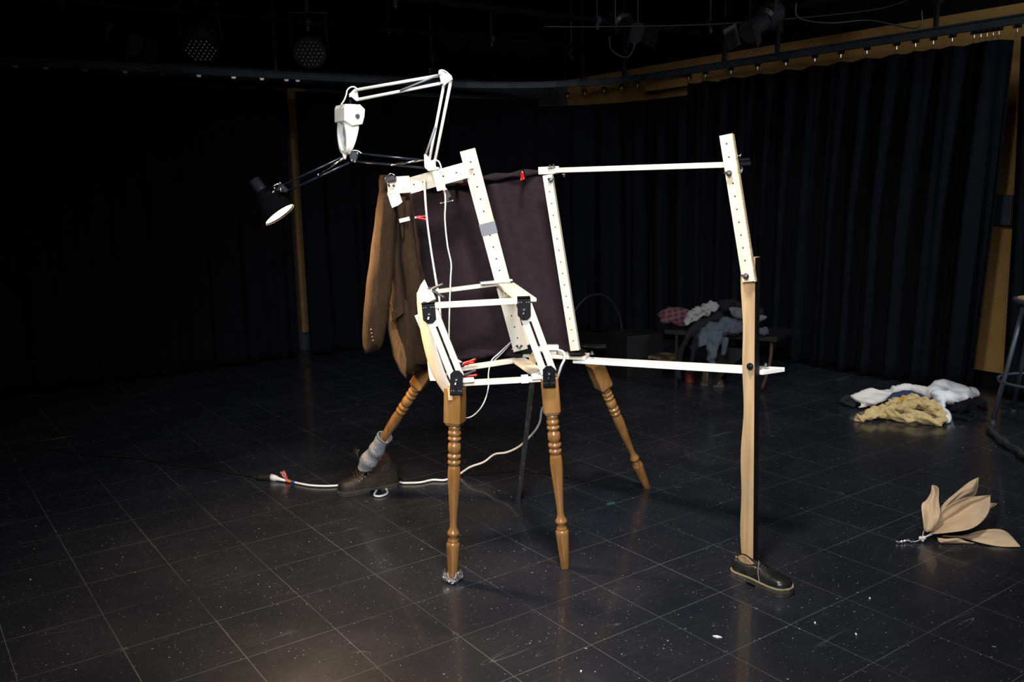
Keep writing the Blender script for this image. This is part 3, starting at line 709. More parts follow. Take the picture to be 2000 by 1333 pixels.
# ------------------------------------------------------------ corduroy jacket
jk = empty('jacket', at(790, 725, 3.58), 'brown corduroy jacket hanging from the left end of the arm', 'jacket')
def garment_tube(tab, name, m, Yc, ry, folds, amp, n=40, par=None, caps=True, rot=0):
    ys = [t[0] for t in tab]; rings = []; K = 34
    for j in range(K+1):
        y = lerp(ys[0], ys[-1], j/K); L_, R__, yc, rr = interp([(t[0], t[1], t[2], t[3] if len(t) > 3 else Yc, t[4] if len(t) > 4 else ry) for t in tab], y)
        a = at(L_, y, yc+.1); b = at(R__, y, yc+.1); c = (a+b)/2; rx = (b-a).length/2; ring = []
        for k in range(n):
            th = 2*math.pi*k/n
            f = 1+amp*math.sin(folds*th+j*.09)+amp*.5*math.sin((folds*2+1)*th+1-j*.13)+.02*math.sin(j*.7+th*2)
            ring.append(c+Vector((math.cos(th)*rx*(.94+.06*f), math.sin(th)*rr*f, -.006*amp*40*math.cos(3*th)*(j/K)**3)))
        rings.append(ring)
    return MB().loft(rings, 0, caps).build(name, m, par, smooth=True)
body = garment_tube([(346, 752, 774, 3.6, .03), (362, 746, 790, 3.6, .06), (385, 746, 800, 3.6, .09), (430, 752, 806, 3.6, .1), (500, 760, 815, 3.6, .11), (550, 762, 825, 3.6, .11), (600, 763, 827, 3.58, .11), (650, 766, 832, 3.58, .11), (690, 771, 837, 3.57, .11), (714, 778, 838, 3.57, .11)], 'jacket_body', cord, 3.6, .1, 5, .09, par=jk)
garment_tube([(372, 744, 770, 3.5, .03), (385, 738, 771, 3.49, .045), (420, 733, 773, 3.47, .055), (500, 723, 770, 3.46, .055), (560, 715, 766, 3.45, .052), (620, 710, 757, 3.44, .047), (660, 708, 750, 3.44, .044), (681, 709, 741, 3.44, .04)], 'sleeve', cord, 3.46, .05, 3, .06, par=jk)
garment_tube([(592, 756, 768, 3.52, .03), (640, 758, 778, 3.51, .04), (690, 766, 800, 3.5, .05), (715, 776, 812, 3.5, .05), (727, 790, 806, 3.5, .04)], 'back_vent_panel', cordlit, 3.5, .04, 3, .08, par=jk)
garment_tube([(342, 742, 768, 3.56, .03), (352, 740, 775, 3.55, .045), (372, 741, 760, 3.53, .045), (392, 738, 752, 3.52, .03)], 'collar', cord, 3.55, .03, 2, .04, par=jk)
mb = MB(); rows = []
for j in range(21):
    v = j/20; y = lerp(392, 712, v); xr = interp([(392, 802), (430, 805), (500, 815), (560, 826), (640, 822), (712, 836)], y)[0]; xl = interp([(392, 788), (430, 780), (500, 782), (560, 790), (640, 795), (712, 790)], y)[0]
    rows.append([at(lerp(xl, xr, i/6), y, 3.578-.02*math.sin(i/6*3.1)+.008*math.sin(v*9)) for i in range(7)])
mb.loft(rows, 0, False, False).build('front_panel', cord, jk, smooth=True, solid=.004)
rows = []
for j in range(9):
    v = j/8; y = lerp(384, 470, v); rows.append([at(lerp(lerp(770, 786, v), lerp(792, 800, v)-12*v, i/4), y, 3.562-.01*math.sin(i/4*3.1)) for i in range(5)])
MB().loft(rows, 0, False, False).build('lapel', cord, jk, smooth=True, solid=.004)
mb = MB(); mb.prism([at(764, 610, 3.535), at(788, 592, 3.555), at(790, 612, 3.555), at(766, 628, 3.535)], (0, .006, 0)); mb.build('pocket_flap', cord, jk, bev=.002)
mb = MB()
for k in range(4): mb.ball(at(725+1.2*k, 645+7*k, 3.492), .0052, 8, sc=(1, .5, 1))
mb.build('cuff_button', mat('brown_button', (.06, .035, .02), .3), jk, smooth=True)
# buckle/clip at the collar
cc = empty('collar_clip', at(763, 345, 3.5), 'black binder clip gripping the jacket collar at the arm end', 'clip')
MB().bar(at(751, 352, 3.53), at(773, 347, 3.53), .022, .03, FRONT).build('clip_body', lampblack, cc, bev=.003)
MB().tube(spline([at(752, 350, 3.51), at(757, 343, 3.5), at(764, 339, 3.5), at(772, 344, 3.5), at(775, 352, 3.51)], 5), .0016, 6).build('clip_wire', chrome, cc, smooth=True)

# ------------------------------------------------------------ white magnifier lamp
wl = empty('magnifier_lamp', at(845, 350, 3.5), 'white articulated magnifier lamp clamped on top of the puppet arm like a head', 'lamp')
Yw = 3.5
def rod(x0_, y0_, x1_, y1_, r, Y=Yw, m=lampwhite, name='arm_tube', par=wl, Y2=None):
    mb = MB(); mb.tube([at(x0_, y0_, Y), at(x1_, y1_, Y2 or Y)], r, 10); return mb.build(name, m, par, smooth=True)
rod(838, 316, 867, 166, .0055, Yw-.01); rod(848, 322, 881, 156, .006, Yw-.01)
rod(862, 147, 694, 176, .0062); rod(866, 162, 697, 195, .0062)
mb = MB(); mb.prism([at(857, 141, Yw), at(863, 139, Yw), at(884, 152, Yw), at(885, 157, Yw), at(870, 166, Yw), at(862, 164, Yw)], (0, -.022, 0)); ep = mb.build('elbow_plate', lampwhite, wl, bev=.003)
mb = MB(); mb.prism([at(682, 186, Yw), at(694, 174, Yw), at(698, 176, Yw), at(702, 196, Yw), at(698, 199, Yw)], (0, -.02, 0)); hp = mb.build('head_plate', lampwhite, wl, bev=.003)
for x, y, pr in ((860, 144, ep), (882, 154, ep), (862, 162, ep), (868, 165, ep), (695, 177, hp), (684, 188, hp), (699, 195, hp)):
    mb = MB(); mb.lathe(at(x, y, Yw-.022), at(x, y, Yw-.029), [(0, .005), (1, .004)], 10); mb.build('rivet', steel, pr)
mb = MB(); mb.tube([at(781, 177, Yw-.012), at(858, 146, Yw-.015)], .0035, 8); mb.build('tension_spring', tape, wl, smooth=True)
mb = MB(); mb.tube([at(850, 248, Yw-.02), at(832, 302, Yw-.02)], .0045, 8); mb.build('tension_spring', tape, wl, smooth=True)
mb = MB(); mb.prism([at(829, 302, Yw), at(833, 301, Yw), at(842, 314, Yw), at(850, 312, Yw), at(853, 330, Yw), at(833, 331, Yw), at(830, 326, Yw)], (0, -.024, 0)); mb.build('base_yoke', lampwhite, wl, bev=.003)
mb = MB()
mb.bar(at(836, 332, Yw), at(858, 329, Yw), .01, .06); mb.bar(at(851, 334, 3.48), at(861, 372, 3.5), .028, .012, FRONT)
mb.bar(at(856, 334, 3.48), at(856, 332, 3.6), .028, .01, z); mb.tube([at(858, 362, 3.5), at(866, 366, 3.52), at(870, 372, 3.52)], .008, 8)
mb.build('clamp_body', lampwhite, wl, bev=.003)
mb = MB(); mb.tube([at(870, 368, 3.56), at(874, 392, 3.56)], .005, 8); mb.tube([at(861, 397, 3.55), at(884, 392, 3.56)], .0022, 6); mb.ball(at(861, 397, 3.55), .004, 6); mb.ball(at(884, 392, 3.56), .004, 6); mb.bar(at(869, 372, 3.55), at(877, 385, 3.56), .02, .015)
mb.build('clamp_screw', steel, wl)
mb = MB(); mb.tube(spline([at(x, y, Yw-.02) for x, y in ((666, 205), (672, 196), (676, 186), (678, 177), (684, 171), (692, 170), (698, 175))], 5), .003, 8); mb.build('power_wire', cable_w, wl, smooth=True)
mb = MB(); mb.tube(spline([at(x, y, Yw-.02) for x, y in ((858, 146), (858, 139), (864, 137), (872, 141), (882, 150))], 5), .0028, 8); mb.build('power_wire', cable_w, wl, smooth=True)
mb = MB(); mb.tube(spline([at(x, y, Yw-.02) for x, y in ((850, 313), (856, 315), (860, 322), (862, 332), (862, 345), (866, 362), (868, 372))], 5), .003, 8); mb.build('power_wire', cable_w, wl, smooth=True)
rod(684, 191, 684, 206, .007, m=blackmetal, name='neck_stem')
# head: local axes A (toward the open face, left), W (across), z
hc = at(665, 206, Yw); HA = .6; AA = Vector((-math.cos(HA), -math.sin(HA), 0)); WW = Vector((math.sin(HA), -math.cos(HA), 0))
sc_ = Yw/F*1.0
def hp_(a, w_, zz): return hc + AA*(a*sc_) + WW*(w_*sc_) + z*(zz*sc_) - AA*(0)
prof = [(0, 1), (-30, 1), (-40, -8), (-38, -22), (-33, -36), (-12, -39), (4, -30), (3, -6)]
mb = MB(); Wd = 48
rings = []
for w_ in (-Wd, -Wd+3, Wd-3, Wd):
    s_ = 1 if abs(w_) < Wd else .93
    rings.append([hp_(-17+(a+17)*s_, w_*.5 + 22*0, -16+(b+16)*s_) for a, b in prof])
mb.loft(rings).build('lamp_housing', lampwhite, wl, bev=.003)
for_ring = []
mb = MB(); n = 36
def tear(th, r):   # teardrop outline in the W-z plane, flat top
    x = math.sin(th)*r*(1 if math.cos(th) < 0 else 1); y_ = -math.cos(th)
    return x, y_
rings = []
for lay, (ri, side) in enumerate(((1, 0), (1, 1), (.78, 1), (.74, .5), (.78, 0), (1, 0))):
    ring = []
    for k in range(n):
        th = 2*math.pi*k/n; x = math.sin(th); y_ = math.cos(th)          # y_ 1 top, -1 bottom
        zz = -57+34*y_*(ri if ri < 1 else 1); ww = 21*x*ri*(1 if y_ > 0 else 1+.12*y_*y_)
        tdeep = 11+24*(y_+1)/2
        a_f = 2-(-57-zz)*0 - (0)
        # front plane leans back towards the bottom
        a_front = 2-(-23-zz)*.03; a_back = a_front-tdeep
        ring.append(hp_(a_front if side == 0 else a_back, ww, zz))
    rings.append(ring)
mb.loft(rings, 0, False).build('magnifier_ring', lampwhite, wl, smooth=False, bev=.002)
mb = MB(); ring0 = [hp_(-8, 20*.76*math.sin(2*math.pi*k/n)*(1 if math.cos(2*math.pi*k/n) > 0 else .8), -57+26*math.cos(2*math.pi*k/n)) for k in range(n)]
mb.loft([ring0, [p-AA*.006 for p in ring0]]).build('lens', glass, wl)
mb = MB(); mb.lathe(hp_(-3, 0, -90), hp_(-3, 0, -100), [(0, .008), (1, .006)], 10); mb.build('handle_nub', lampwhite, wl, smooth=True)
mb = MB(); kc = hp_(-22, Wd*.5, -21); mb.lathe(kc, kc+WW*.008, [(0, .0085), (1, .0075)], 14); mb.build('knob', stoolm, wl)

# ------------------------------------------------------------ black desk lamp, lit
bl = empty('desk_lamp', at(838, 335, 3.52), 'black articulated desk lamp, switched on, reaching left like an arm', 'lamp')
def B(x, y, o=0): return at(x, y, 3.52+o)
def brod(xa, ya, xb, yb, r, m, name, o=0): MB().tube([B(xa, ya, o), B(xb, yb, o)], r, 10).build(name, m, bl, smooth=True)
brod(700, 300, 834, 314, .0045, lampblack, 'arm_tube', 0); brod(697, 316, 834, 328, .0045, lampblack, 'arm_tube', 0)
brod(682, 301, 548, 364, .0045, lampblack, 'arm_tube', 0); brod(684, 317, 566, 372, .0045, lampblack, 'arm_tube', 0)
brod(766, 322, 830, 312, .0042, chrome, 'tension_spring', -.012); brod(621, 342, 683, 301, .0042, chrome, 'tension_spring', -.012)
mb = MB(); mb.prism([B(682, 300, 0), B(686, 296, 0), B(699, 297, 0), B(702, 303, 0), B(697, 319, 0), B(686, 318, 0)], (0, -.02, 0)); ep = mb.build('elbow_plate', lampblack, bl, bev=.003)
for x, y in ((683, 300), (698, 300), (687, 314), (693, 316), (766, 322), (621, 342)):
    mb = MB(); mb.ball(B(x, y, -.024), .0052, 8); mb.build('rivet', chrome, bl, smooth=True)
mb = MB(); mb.tube(spline([B(x, y, -.02) for x, y in ((682, 298), (687, 295), (694, 294), (701, 296), (706, 300))], 4), .002, 6); mb.build('power_wire', cable_w, bl, smooth=True)
mb = MB(); mb.prism([B(544, 366, 0), B(549, 357, 0), B(553, 360, 0), B(565, 371, 0), B(560, 376, 0), B(540, 372, 0)], (0, -.012, 0)); mb.build('head_plate', lampblack, bl)
mb = MB(); mb.bar(B(519, 369, -.02), B(549, 357, -.02), .007, .004); mb.ball(B(536, 368, -.02), .006, 8); mb.ball(B(547, 358, -.02), .005, 8); mb.ball(B(548, 371, -.03), .009, 8, sc=(.7, 1, 1.2)); mb.tube([B(527, 381, -.015), B(536, 373, -.02)], .005, 8); mb.build('swivel_joint', chrome, bl, smooth=True)
lc = B(547, 420, 0)
ax = (at(547+43, 420+54, lc.y)-lc).normalized(); ax = (ax*math.cos(.11)+Vector((0, -1, 0))*math.sin(.11)).normalized()
R0 = .0695
mb = MB(); A = lc-ax*.115; mb.lathe(A, lc, [(0, .028), (.12, .03), (.35, .045), (.7, .063), (1, R0), (1, R0-.003), (.7, .06), (.36, .042), (.2, .03)], 40, 0, False)
mb.build('lamp_shade', mat('soot_black_enamel', (.0015, .0015, .002), .9, spec=.05), bl, smooth=True)
mb = MB(); mb.lathe(A-ax*.055, A+ax*.02, [(0, .018), (.05, .023), (.85, .0235), (1, .026)], 24); mb.build('socket', mat('dark_socket_metal', (.1, .1, .14), .22, metal=.9), bl, smooth=True)
mb = MB(); mb.lathe(lc-ax*.012, lc-ax*.008, [(0, R0-.003), (1, R0-.003)], 40); mb.build('bulb_face', glow, bl)
la = area('desk_lamp_light', lc-ax*.004, lc+ax, .131, 26, (1, .68, .36), 170, 'DISK')
# ------------------------------------------------------------ cables
def cable(name, pts, r, m, label, sub=8, grp=None, n=8):
    return MB().tube(spline(pts, sub), r, n).build(name, m, smooth=True, label=label, cat='cable', group=grp)
cable('lamp_cord', [at(x, y, Y) for x, y, Y in ((829, 350, 3.53), (830, 375, 3.53), (834, 430, 3.54), (842, 490, 3.55), (851, 545, 3.5), (858, 585, 3.45), (861, 625, 3.45), (868, 665, 3.45), (885, 695, 3.43), (900, 708, 3.42), (915, 713, 3.44))], .0042, cable_w, 'thicker white lamp cord hanging from the left part of the arm')
cable('lamp_cord', [at(x, y, Y) for x, y, Y in ((868, 360, 3.53), (870, 395, 3.53), (869, 430, 3.54), (874, 480, 3.55), (881, 515, 3.56), (880, 545, 3.56), (878, 600, 3.56), (877, 660, 3.56), (880, 700, 3.5))], .0032, cable_w, 'thinner white lamp cord hanging just right of the other')
cable('extension_wire', [at(x, y, Y) for x, y, Y in ((998, 668, 3.77), (975, 690, 3.7), (960, 705, 3.66), (954, 730, 3.62), (954, 755, 3.6), (948, 780, 3.55), (937, 800, 3.5), (920, 815, 3.4), (900, 818, 3.3))], .0028, cable_w, 'thin white wire looping down between the two near table legs')
cable('extension_wire', [at(x, y, Y) for x, y, Y in ((1000, 666, 3.78), (985, 685, 3.74), (966, 704, 3.69), (955, 716, 3.66))], .003, cable_w, 'short white wire running into the power strip')
cpts = [at(x, y, Y) for x, y, Y in ((1090, 684, 3.74), (1100, 688, 3.72), (1103, 700, 3.7), (1096, 716, 3.7), (1090, 735, 3.72), (1075, 775, 3.8), (1059, 800, 3.9), (1054, 826, 4.0), (1040, 848, 4.1))]
cpts += [at(x, y, Y) for x, y, Y in ((1015, 872, 4.25), (990, 884, 4.33), (966, 888, 4.36), (945, 903, 4.36), (918, 913, 4.36))] + [fl(x, y, .008) for x, y in ((895, 928), (870, 938), (845, 938), (820, 943), (790, 944), (777, 943), (735, 950), (700, 946), (685, 943), (665, 948), (640, 950), (610, 949), (590, 946), (572, 942))]
ext = empty('extension_lead', fl(640, 950), 'white extension cord running from the power strip across the floor under the boot', 'cord')
MB().tube(spline(cpts, 8), .0055, 10).build('cord', cable_w, ext, smooth=True)
a_, b_ = fl(572, 942, .009), fl(529, 933, .014)
mb = MB(); mb.lathe(lerp(a_, b_, .3), b_, [(0, .006), (.25, .009), (.5, .01), (.7, .016), (1, .019)], 12); mb.build('plug', cable_w, ext, smooth=True)
MB().tube([lerp(a_, b_, -.1), lerp(a_, b_, .06)], .007, 8).build('tape_ring', bluet, ext, label='blue tape ring')
MB().tube([lerp(a_, b_, .1), lerp(a_, b_, .3)], .0075, 8).build('tape_ring', gold, ext, label='orange tape ring')
mb = MB(); p = lerp(a_, b_, .3); mb.prism([p+Vector((.012, 0, 0)), p+Vector((.0, -.005, .0)), p+Vector((-.03, 0, .045)), p+Vector((-.006, .006, .052))], (.0005, .001, 0)); tg = mb.build('warning_tag', tagm, ext, label='red warning tag')
tc_ = p+Vector((-.008, -.003, .032)); MB().tube([tc_+Vector((.009*math.cos(a), -.001, .009*math.sin(a))) for a in [2*math.pi*k/14 for k in range(15)]], .0009, 5).build('tag_print', cable_w, tg, label='white printed ring')
MB().tube(spline([fl(x, y, .007) for x, y in ((738, 955), (731, 967), (740, 970), (752, 967), (757, 962), (752, 952))], 8), .0055, 8).build('cord_loop', cable_w, ext, smooth=True)
bc = empty('black_lead', fl(300, 890), 'black rubber cord on the floor, running in from the left edge', 'cord')
MB().tube(spline([fl(x, y, .006) for x, y in ((-60, 872), (0, 874), (60, 876), (110, 880), (160, 888), (230, 893), (280, 897), (330, 907), (400, 914), (450, 924), (500, 932))], 8), .0055, 8).build('cord', cable_b, bc, smooth=True)
mb = MB(); mb.lathe(fl(499, 933, .016), fl(529, 933, .016), [(0, .008), (.25, .016), (1, .021)], 14); mb.build('socket_end', cable_b, bc)
# power strip
ps = empty('power_strip', at(1048, 694, 3.8), 'white power strip lying on the rear platform behind the upright', 'power strip')
MB().bar(at(1001, 686, 3.82), at(1088, 684, 3.78), .03, .05, FRONT).build('strip_body', cable_w, ps, bev=.004)
mb = MB(); mb.bar(at(1066, 679, 3.75), at(1091, 679, 3.75), .022, .03, FRONT); mb.build('plug', cable_w, ps, bev=.003)

# ------------------------------------------------------------ footwear
def footwear(name, heel, toe, tab, sole_h, m_up, m_sole, label, heel_h=0, m_welt=None, open_to=.4, group=None, collar_in=.008, toe_lift=0):
    heel = Vector(heel); toe = Vector(toe); u = (toe-heel); L_ = u.length; u.normalize(); k = Vector((-u.y, u.x, 0))
    base = Vector((heel.x, heel.y, 0)); t = empty(name, base+u*L_/2, label, 'shoe' if 'boot' not in name else 'boot', group)
    def pt(s, x, zz): return base+u*(s*L_)+k*x+z*(zz+toe_lift*max(0, s-.6)**2*2)
    rings = []; K = 30
    for j in range(K+1):
        s = j/K; w_, hgt, cw, op, off = interp(tab, s); ring = []
        for q in range(17):
            th = math.pi*q/16
            x1 = -w_*math.copysign(abs(math.cos(th))**.75, math.cos(th)); z1 = sole_h+hgt*math.sin(th)**.7
            if q <= 5 or q >= 11:
                r_ = q/5 if q <= 5 else (16-q)/5; sg = -1 if q <= 5 else 1
                x2 = sg*(lerp(w_, cw, r_**1.3)+.004*math.sin(r_*3.14)); z2 = sole_h+hgt*r_
            else:
                i_ = min(q, 16-q); sg = -1 if q < 8 else (1 if q > 8 else 0)
                x2 = sg*(cw-collar_in)*(8-i_)/2*.9 if i_ > 6 else sg*(cw-collar_in); z2 = sole_h+hgt-({6: .02, 7: hgt*.6, 8: hgt*.75}[i_])
            ring.append(pt(s, lerp(x1, x2, op)+off, max(sole_h, lerp(z1, z2, op))))
        rings.append(ring)
    MB().loft(rings, 0, True, False).build('upper', m_up, t, smooth=True)
    def outline(grow, z0, z1, s0=0, s1=1, name_='sole', m=None):
        mb = MB(); lo = []; n = 26
        L1 = []; R1 = []
        for j in range(n+1):
            s = lerp(s0, s1, j/n); w_, _, _, _, off = interp(tab, s); w2 = w_+grow
            ss = s+(-grow/L_ if j == 0 and s0 == 0 else (grow/L_ if j == n and s1 == 1 else 0))
            L1.append((ss, -w2+off)); R1.append((ss, w2+off))
        pl_ = L1+R1[::-1]
        mb.loft([[pt(s, x, z0) for s, x in pl_], [pt(s, x, z1) for s, x in pl_]]).build(name_, m or m_sole, t, bev=.001)
    outline(.005, sole_h*.45 if heel_h else .001, sole_h)
    if heel_h: outline(.004, .001, sole_h*.5, 0, .32, 'heel_block'); outline(.002, .001+.0, sole_h*.5, .5, 1, 'tread')
    if m_welt: outline(.0055, sole_h-.001, sole_h+.004, name_='welt', m=m_welt)
    return t, pt
sh, spt = footwear('lace_up_shoe', fl(1434, 1124), fl(1543, 1166), [(0, .012, .05, .008, 1, 0), (.04, .027, .056, .02, 1, 0), (.12, .033, .055, .027, 1, 0), (.25, .033, .046, .028, 1, 0), (.36, .033, .047, .026, 1, 0), (.42, .034, .056, .016, .6, 0), (.47, .036, .056, .01, 0, 0), (.6, .041, .046, .01, 0, 0), (.75, .045, .037, .01, 0, 0), (.88, .042, .033, .01, 0, 0), (.95, .033, .028, .01, 0, 0), (.985, .02, .02, .01, 0, 0), (1, .008, .008, .01, 0, 0)], .03, leather, soleg, 'scuffed black leather lace-up shoe at the foot of the wooden post', 1, welt)
MB().bar(spt(.02, 0, .078), spt(.0, 0, .092), .016, .008).build('heel_tab', leather, sh, bev=.002)
mb = MB()
for i, s in enumerate((.44, .49, .54, .58)):
    zt = .03+interp([(.4, .058), (.47, .056), (.6, .047)], s)[0]+.0025
    mb.tube([spt(s, -.017, zt-.005), spt(s+.01, 0, zt+.001), spt(s, .017, zt-.005)], .0022, 6)
mb.tube(spline([spt(.44, 0, .092), spt(.42, -.025, .1), spt(.5, -.035, .088), spt(.47, -.005, .092)], 6), .0018, 6)
mb.build('shoe_lace', cable_b, sh, smooth=True)
MB().tube(spline([spt(.45, -.002, .093), spt(.5, -.02, .092), spt(.53, -.034, .07), spt(.58, -.044, .045), spt(.62, -.049, .03)], 6), .0013, 6).build('thread', sockm, sh, smooth=True, label='grey thread')
mb = MB(); mb.prism([spt(.34, -.03, .04), spt(.4, -.037, .062), spt(.5, -.031, .075), spt(.56, -.034, .06), spt(.55, -.041, .045)], k_*0+Vector((-.001, -.001, .0005))); mb.build('quarter_flap', leather, sh)
# wood tongue in the shoe
mb = MB(); wp = MB()
pts = [spt(s, x, zz) for s, x, zz in ((.1, -.012, .086), (.18, -.016, .096), (.26, -.02, .098), (.34, -.02, .09), (.42, -.016, .078), (.4, -.012, .045), (.16, -.01, .045))]
wp.prism(pts, Vector((.004, .005, 0))).build('shoe_insert', pale, sh)
bo, bpt = footwear('hiking_boot', fl(777, 950), fl(660, 968), [(0, .014, .09, .01, 1, 0), (.05, .03, .11, .022, 1, 0), (.14, .036, .15, .033, 1, 0), (.3, .037, .155, .036, 1, 0), (.42, .038, .13, .034, 1, 0), (.5, .04, .1, .024, .6, 0), (.56, .042, .082, .01, 0, 0), (.7, .047, .06, .01, 0, 0), (.84, .047, .05, .01, 0, 0), (.94, .038, .042, .01, 0, 0), (.985, .022, .03, .01, 0, 0), (1, .01, .012, .01, 0, 0)], .026, bootm, bootsole, 'worn brown hiking boot with a grey sock at the far left table leg', 1)
rows = []
for j in range(15):
    v = j/14; c = spline([bpt(.52, 0, .09), bpt(.58, 0, .13), bpt(.66, 0, .165), bpt(.7, 0, .2), bpt(.66, 0, .222)], 4)[int(v*16)]
    a = (bpt(0, 1, 0)-bpt(0, 0, 0)).normalized(); w_ = .026+.008*math.sin(v*3)
    rows.append([c+a*w_*math.sin(t)+(bpt(1, 0, 0)-bpt(0, 0, 0)).normalized()*.018*(math.cos(t)-1) for t in [-1.3+.26*k for k in range(11)]])
MB().loft(rows, 0, False, False).build('tongue', bootm, bo, smooth=True, solid=.006)
rows = [[bpt(.5+.09*v, sg*(.036-.01*v), .1+.1*v)+z*.0 for sg in (-1, -.6)] for v in [k/8 for k in range(9)]]
for sg in (-1, 1):
    rows = [[bpt(s_-.02*q, sg*(.037-.006*q+.008*v), .06+.11*v+.01*q) for q in (0, 1, 2)] for v, s_ in [(k/8, .62-.12*k/8) for k in range(9)]]
    MB().loft(rows, 0, False, False).build('eyelet_flap', bootm, bo, smooth=True, solid=.004)
mb = MB(); random.seed(3)
for i in range(7):
    s = .44+.045*i; zt = .026+interp([(.4, .14), (.5, .105), (.58, .085), (.75, .06)], s)[0]
    mb.tube(spline([bpt(s, .036, zt-.025), bpt(s+.02, .02, zt+.004), bpt(s+.01, 0, zt+.01), bpt(s+.03, -.02, zt+.004), bpt(s, -.036, zt-.025)], 4), .0026, 6)
mb.build('boot_lace', mat('dark_lace', (.03, .02, .015), .7), bo, smooth=True)
mb = MB()
for i in range(6):
    s = .42+.05*i; zt = .026+interp([(.4, .12), (.5, .09), (.58, .07), (.75, .045)], s)[0]
    mb.ball(bpt(s, .037, zt-.015), .0042, 6); mb.ball(bpt(s, -.037, zt-.015), .0042, 6)
mb.build('eyelet', steel, bo, smooth=True)
ud = (DF-DT).normalized(); e1 = ud.cross(FRONT).normalized(); e2 = ud.cross(e1)
sA, sB = lerp(DT, DF, .585), lerp(DT, DF, .84); rings = []; n = 32
for j in range(41):
    v = j/40; c = lerp(sA, sB, v); r_ = .031+.008*v+.0045*math.sin(v*17+1)*(.3+v)
    rings.append([c+e1*math.cos(a)*(r_+.002*math.sin(3*a+v*11))+e2*math.sin(a)*(r_+.002*math.cos(2*a+v*8))+ud*(.01*v*math.sin(a*1+v*9)+.004*math.sin(2*a+v*16)) for a in [2*math.pi*k/n for k in range(n)]])
so = empty('sock', sB, 'heather grey sock pulled over the far left table leg above the boot', 'sock')
MB().loft(rings, 0, False).build('sock_tube', sockm, so, smooth=True, solid=.002)
MB().loft([[c+(c-sum(r, Vector())/n)*.07 for c in r] for r in rings[:3]], 0, False).build('sock_cuff', mat('blue_grey_knit', (.12, .16, .22), .95), so, smooth=True, solid=.002)
MB().disc(lerp(sA, sB, .42)+Vector((.006, -.0365, .012)), (.25, -.9, .3), .0095, 0, .003, 14).build('sock_logo', navy, so, label='small dark blue printed mark')

# ------------------------------------------------------------ crumpled garments
def garment(name, strokes, m, label, cat='clothing', voxel=.008, amp=.012, tsize=.09, group=None, seed=0, ang=0, low=.4):
    mb = MB()
    for st in strokes:
        pts = [Vector(p[:3]) for p in st]; rs = [p[3] for p in st]
        P = spline(pts, 5); Rr = [lerp(rs[min(int(i/5), len(rs)-1)], rs[min(int(i/5)+1, len(rs)-1)], (i % 5)/5) for i in range(len(P))]
        mb.tube(P, Rr, 12)
        mb.ball(P[0], Rr[0]*.98, 10); mb.ball(P[-1], Rr[-1]*.98, 10)
    o = mb.build(name, m, label=label, cat=cat, group=group)
    r = o.modifiers.new('remesh', 'REMESH'); r.mode = 'VOXEL'; r.voxel_size = voxel; r.use_smooth_shade = True
    s_ = o.modifiers.new('smooth', 'SMOOTH'); s_.iterations = 5; s_.factor = .6
    bpy.context.view_layer.update(); dg = bpy.context.evaluated_depsgraph_get()
    me = bpy.data.meshes.new_from_object(o.evaluated_get(dg)); o.modifiers.clear(); o.data = me; me.name = name
    me.polygons.foreach_set('use_smooth', [True]*len(me.polygons))
    # cloth folds: ridged creases running along a drifting direction
    ns = [v.normal.copy() for v in me.vertices]; f1 = 1/tsize; c0 = o.location
    ca, sa = math.cos(ang), math.sin(ang)
    for v, n_ in zip(me.vertices, ns):
        p = v.co+Vector((seed*3.1, seed*1.7, 0))
        q = p+noise.noise_vector(p*4)*.05
        x = q.x*ca+q.y*sa*.6+q.z*sa; y = -q.x*sa+q.y*ca; zz = q.z
        n1 = noise.noise(Vector((x*f1, y*f1*.45, zz*f1*.6)))
        n2 = noise.noise(Vector((x*f1*1.9+7, y*f1*.8, zz*f1*1.1+3)))
        dsp = amp*((1-abs(n1)*4)+.4*(1-abs(n2)*4)-.3)
        v.co += n_*max(-amp*1.4, dsp)
    mn = min((v.co.z+c0.z) for v in me.vertices)
    if mn < .002:
        for v in me.vertices: v.co.z = max(v.co.z, .002-c0.z)
    me.update(); return o
def g(x, y, h, r, dy=0):      # a point h above the floor whose floor shadow is at the pixel
    p = fl(x, y, h); return (p.x, p.y+dy, p.z, r)
garment('sweater', [[g(1674, 818, .02, .02), g(1690, 815, .03, .03), g(1712, 805, .04, .034), g(1740, 800, .045, .035), g(1770, 792, .055, .035), g(1800, 790, .06, .034), g(1825, 800, .05, .032)],
                    [g(1715, 808, .025, .026), g(1745, 812, .03, .03), g(1775, 818, .03, .03), g(1805, 822, .028, .028), g(1836, 826, .022, .024)],
                    [g(1735, 797, .05, .026), g(1750, 785, .07, .03), g(1780, 780, .08, .03), g(1810, 785, .07, .028), g(1832, 803, .05, .026), g(1842, 818, .03, .022)],
                    [g(1760, 803, .05, .024), g(1790, 812, .045, .024), g(1815, 818, .04, .024)],
                    [g(1684, 815, .03, .022), g(1703, 813, .035, .022), g(1722, 814, .025, .022)],
                    [g(1812, 800, .055, .024), g(1828, 812, .045, .024), g(1845, 824, .025, .018)]],
        tan, 'tan knit sweater crumpled at the front of the floor pile', tsize=.05, amp=.0125, voxel=.005, ang=.6)
garment('white_shirt', [[g(1668, 778, .06, .024), g(1682, 772, .08, .036), g(1705, 772, .08, .04), g(1735, 770, .075, .04)], [g(1672, 782, .05, .022), g(1700, 784, .05, .03), g(1728, 780, .05, .03)], [g(1720, 778, .06, .026), g(1738, 770, .08, .034)], [g(1678, 795, .02, .014), g(1690, 793, .02, .018), g(1692, 785, .04, .02)]],
        creamcl, 'off-white shirt bunched at the left end of the floor pile', 'shirt', tsize=.09, amp=.009, seed=1, ang=1.2)
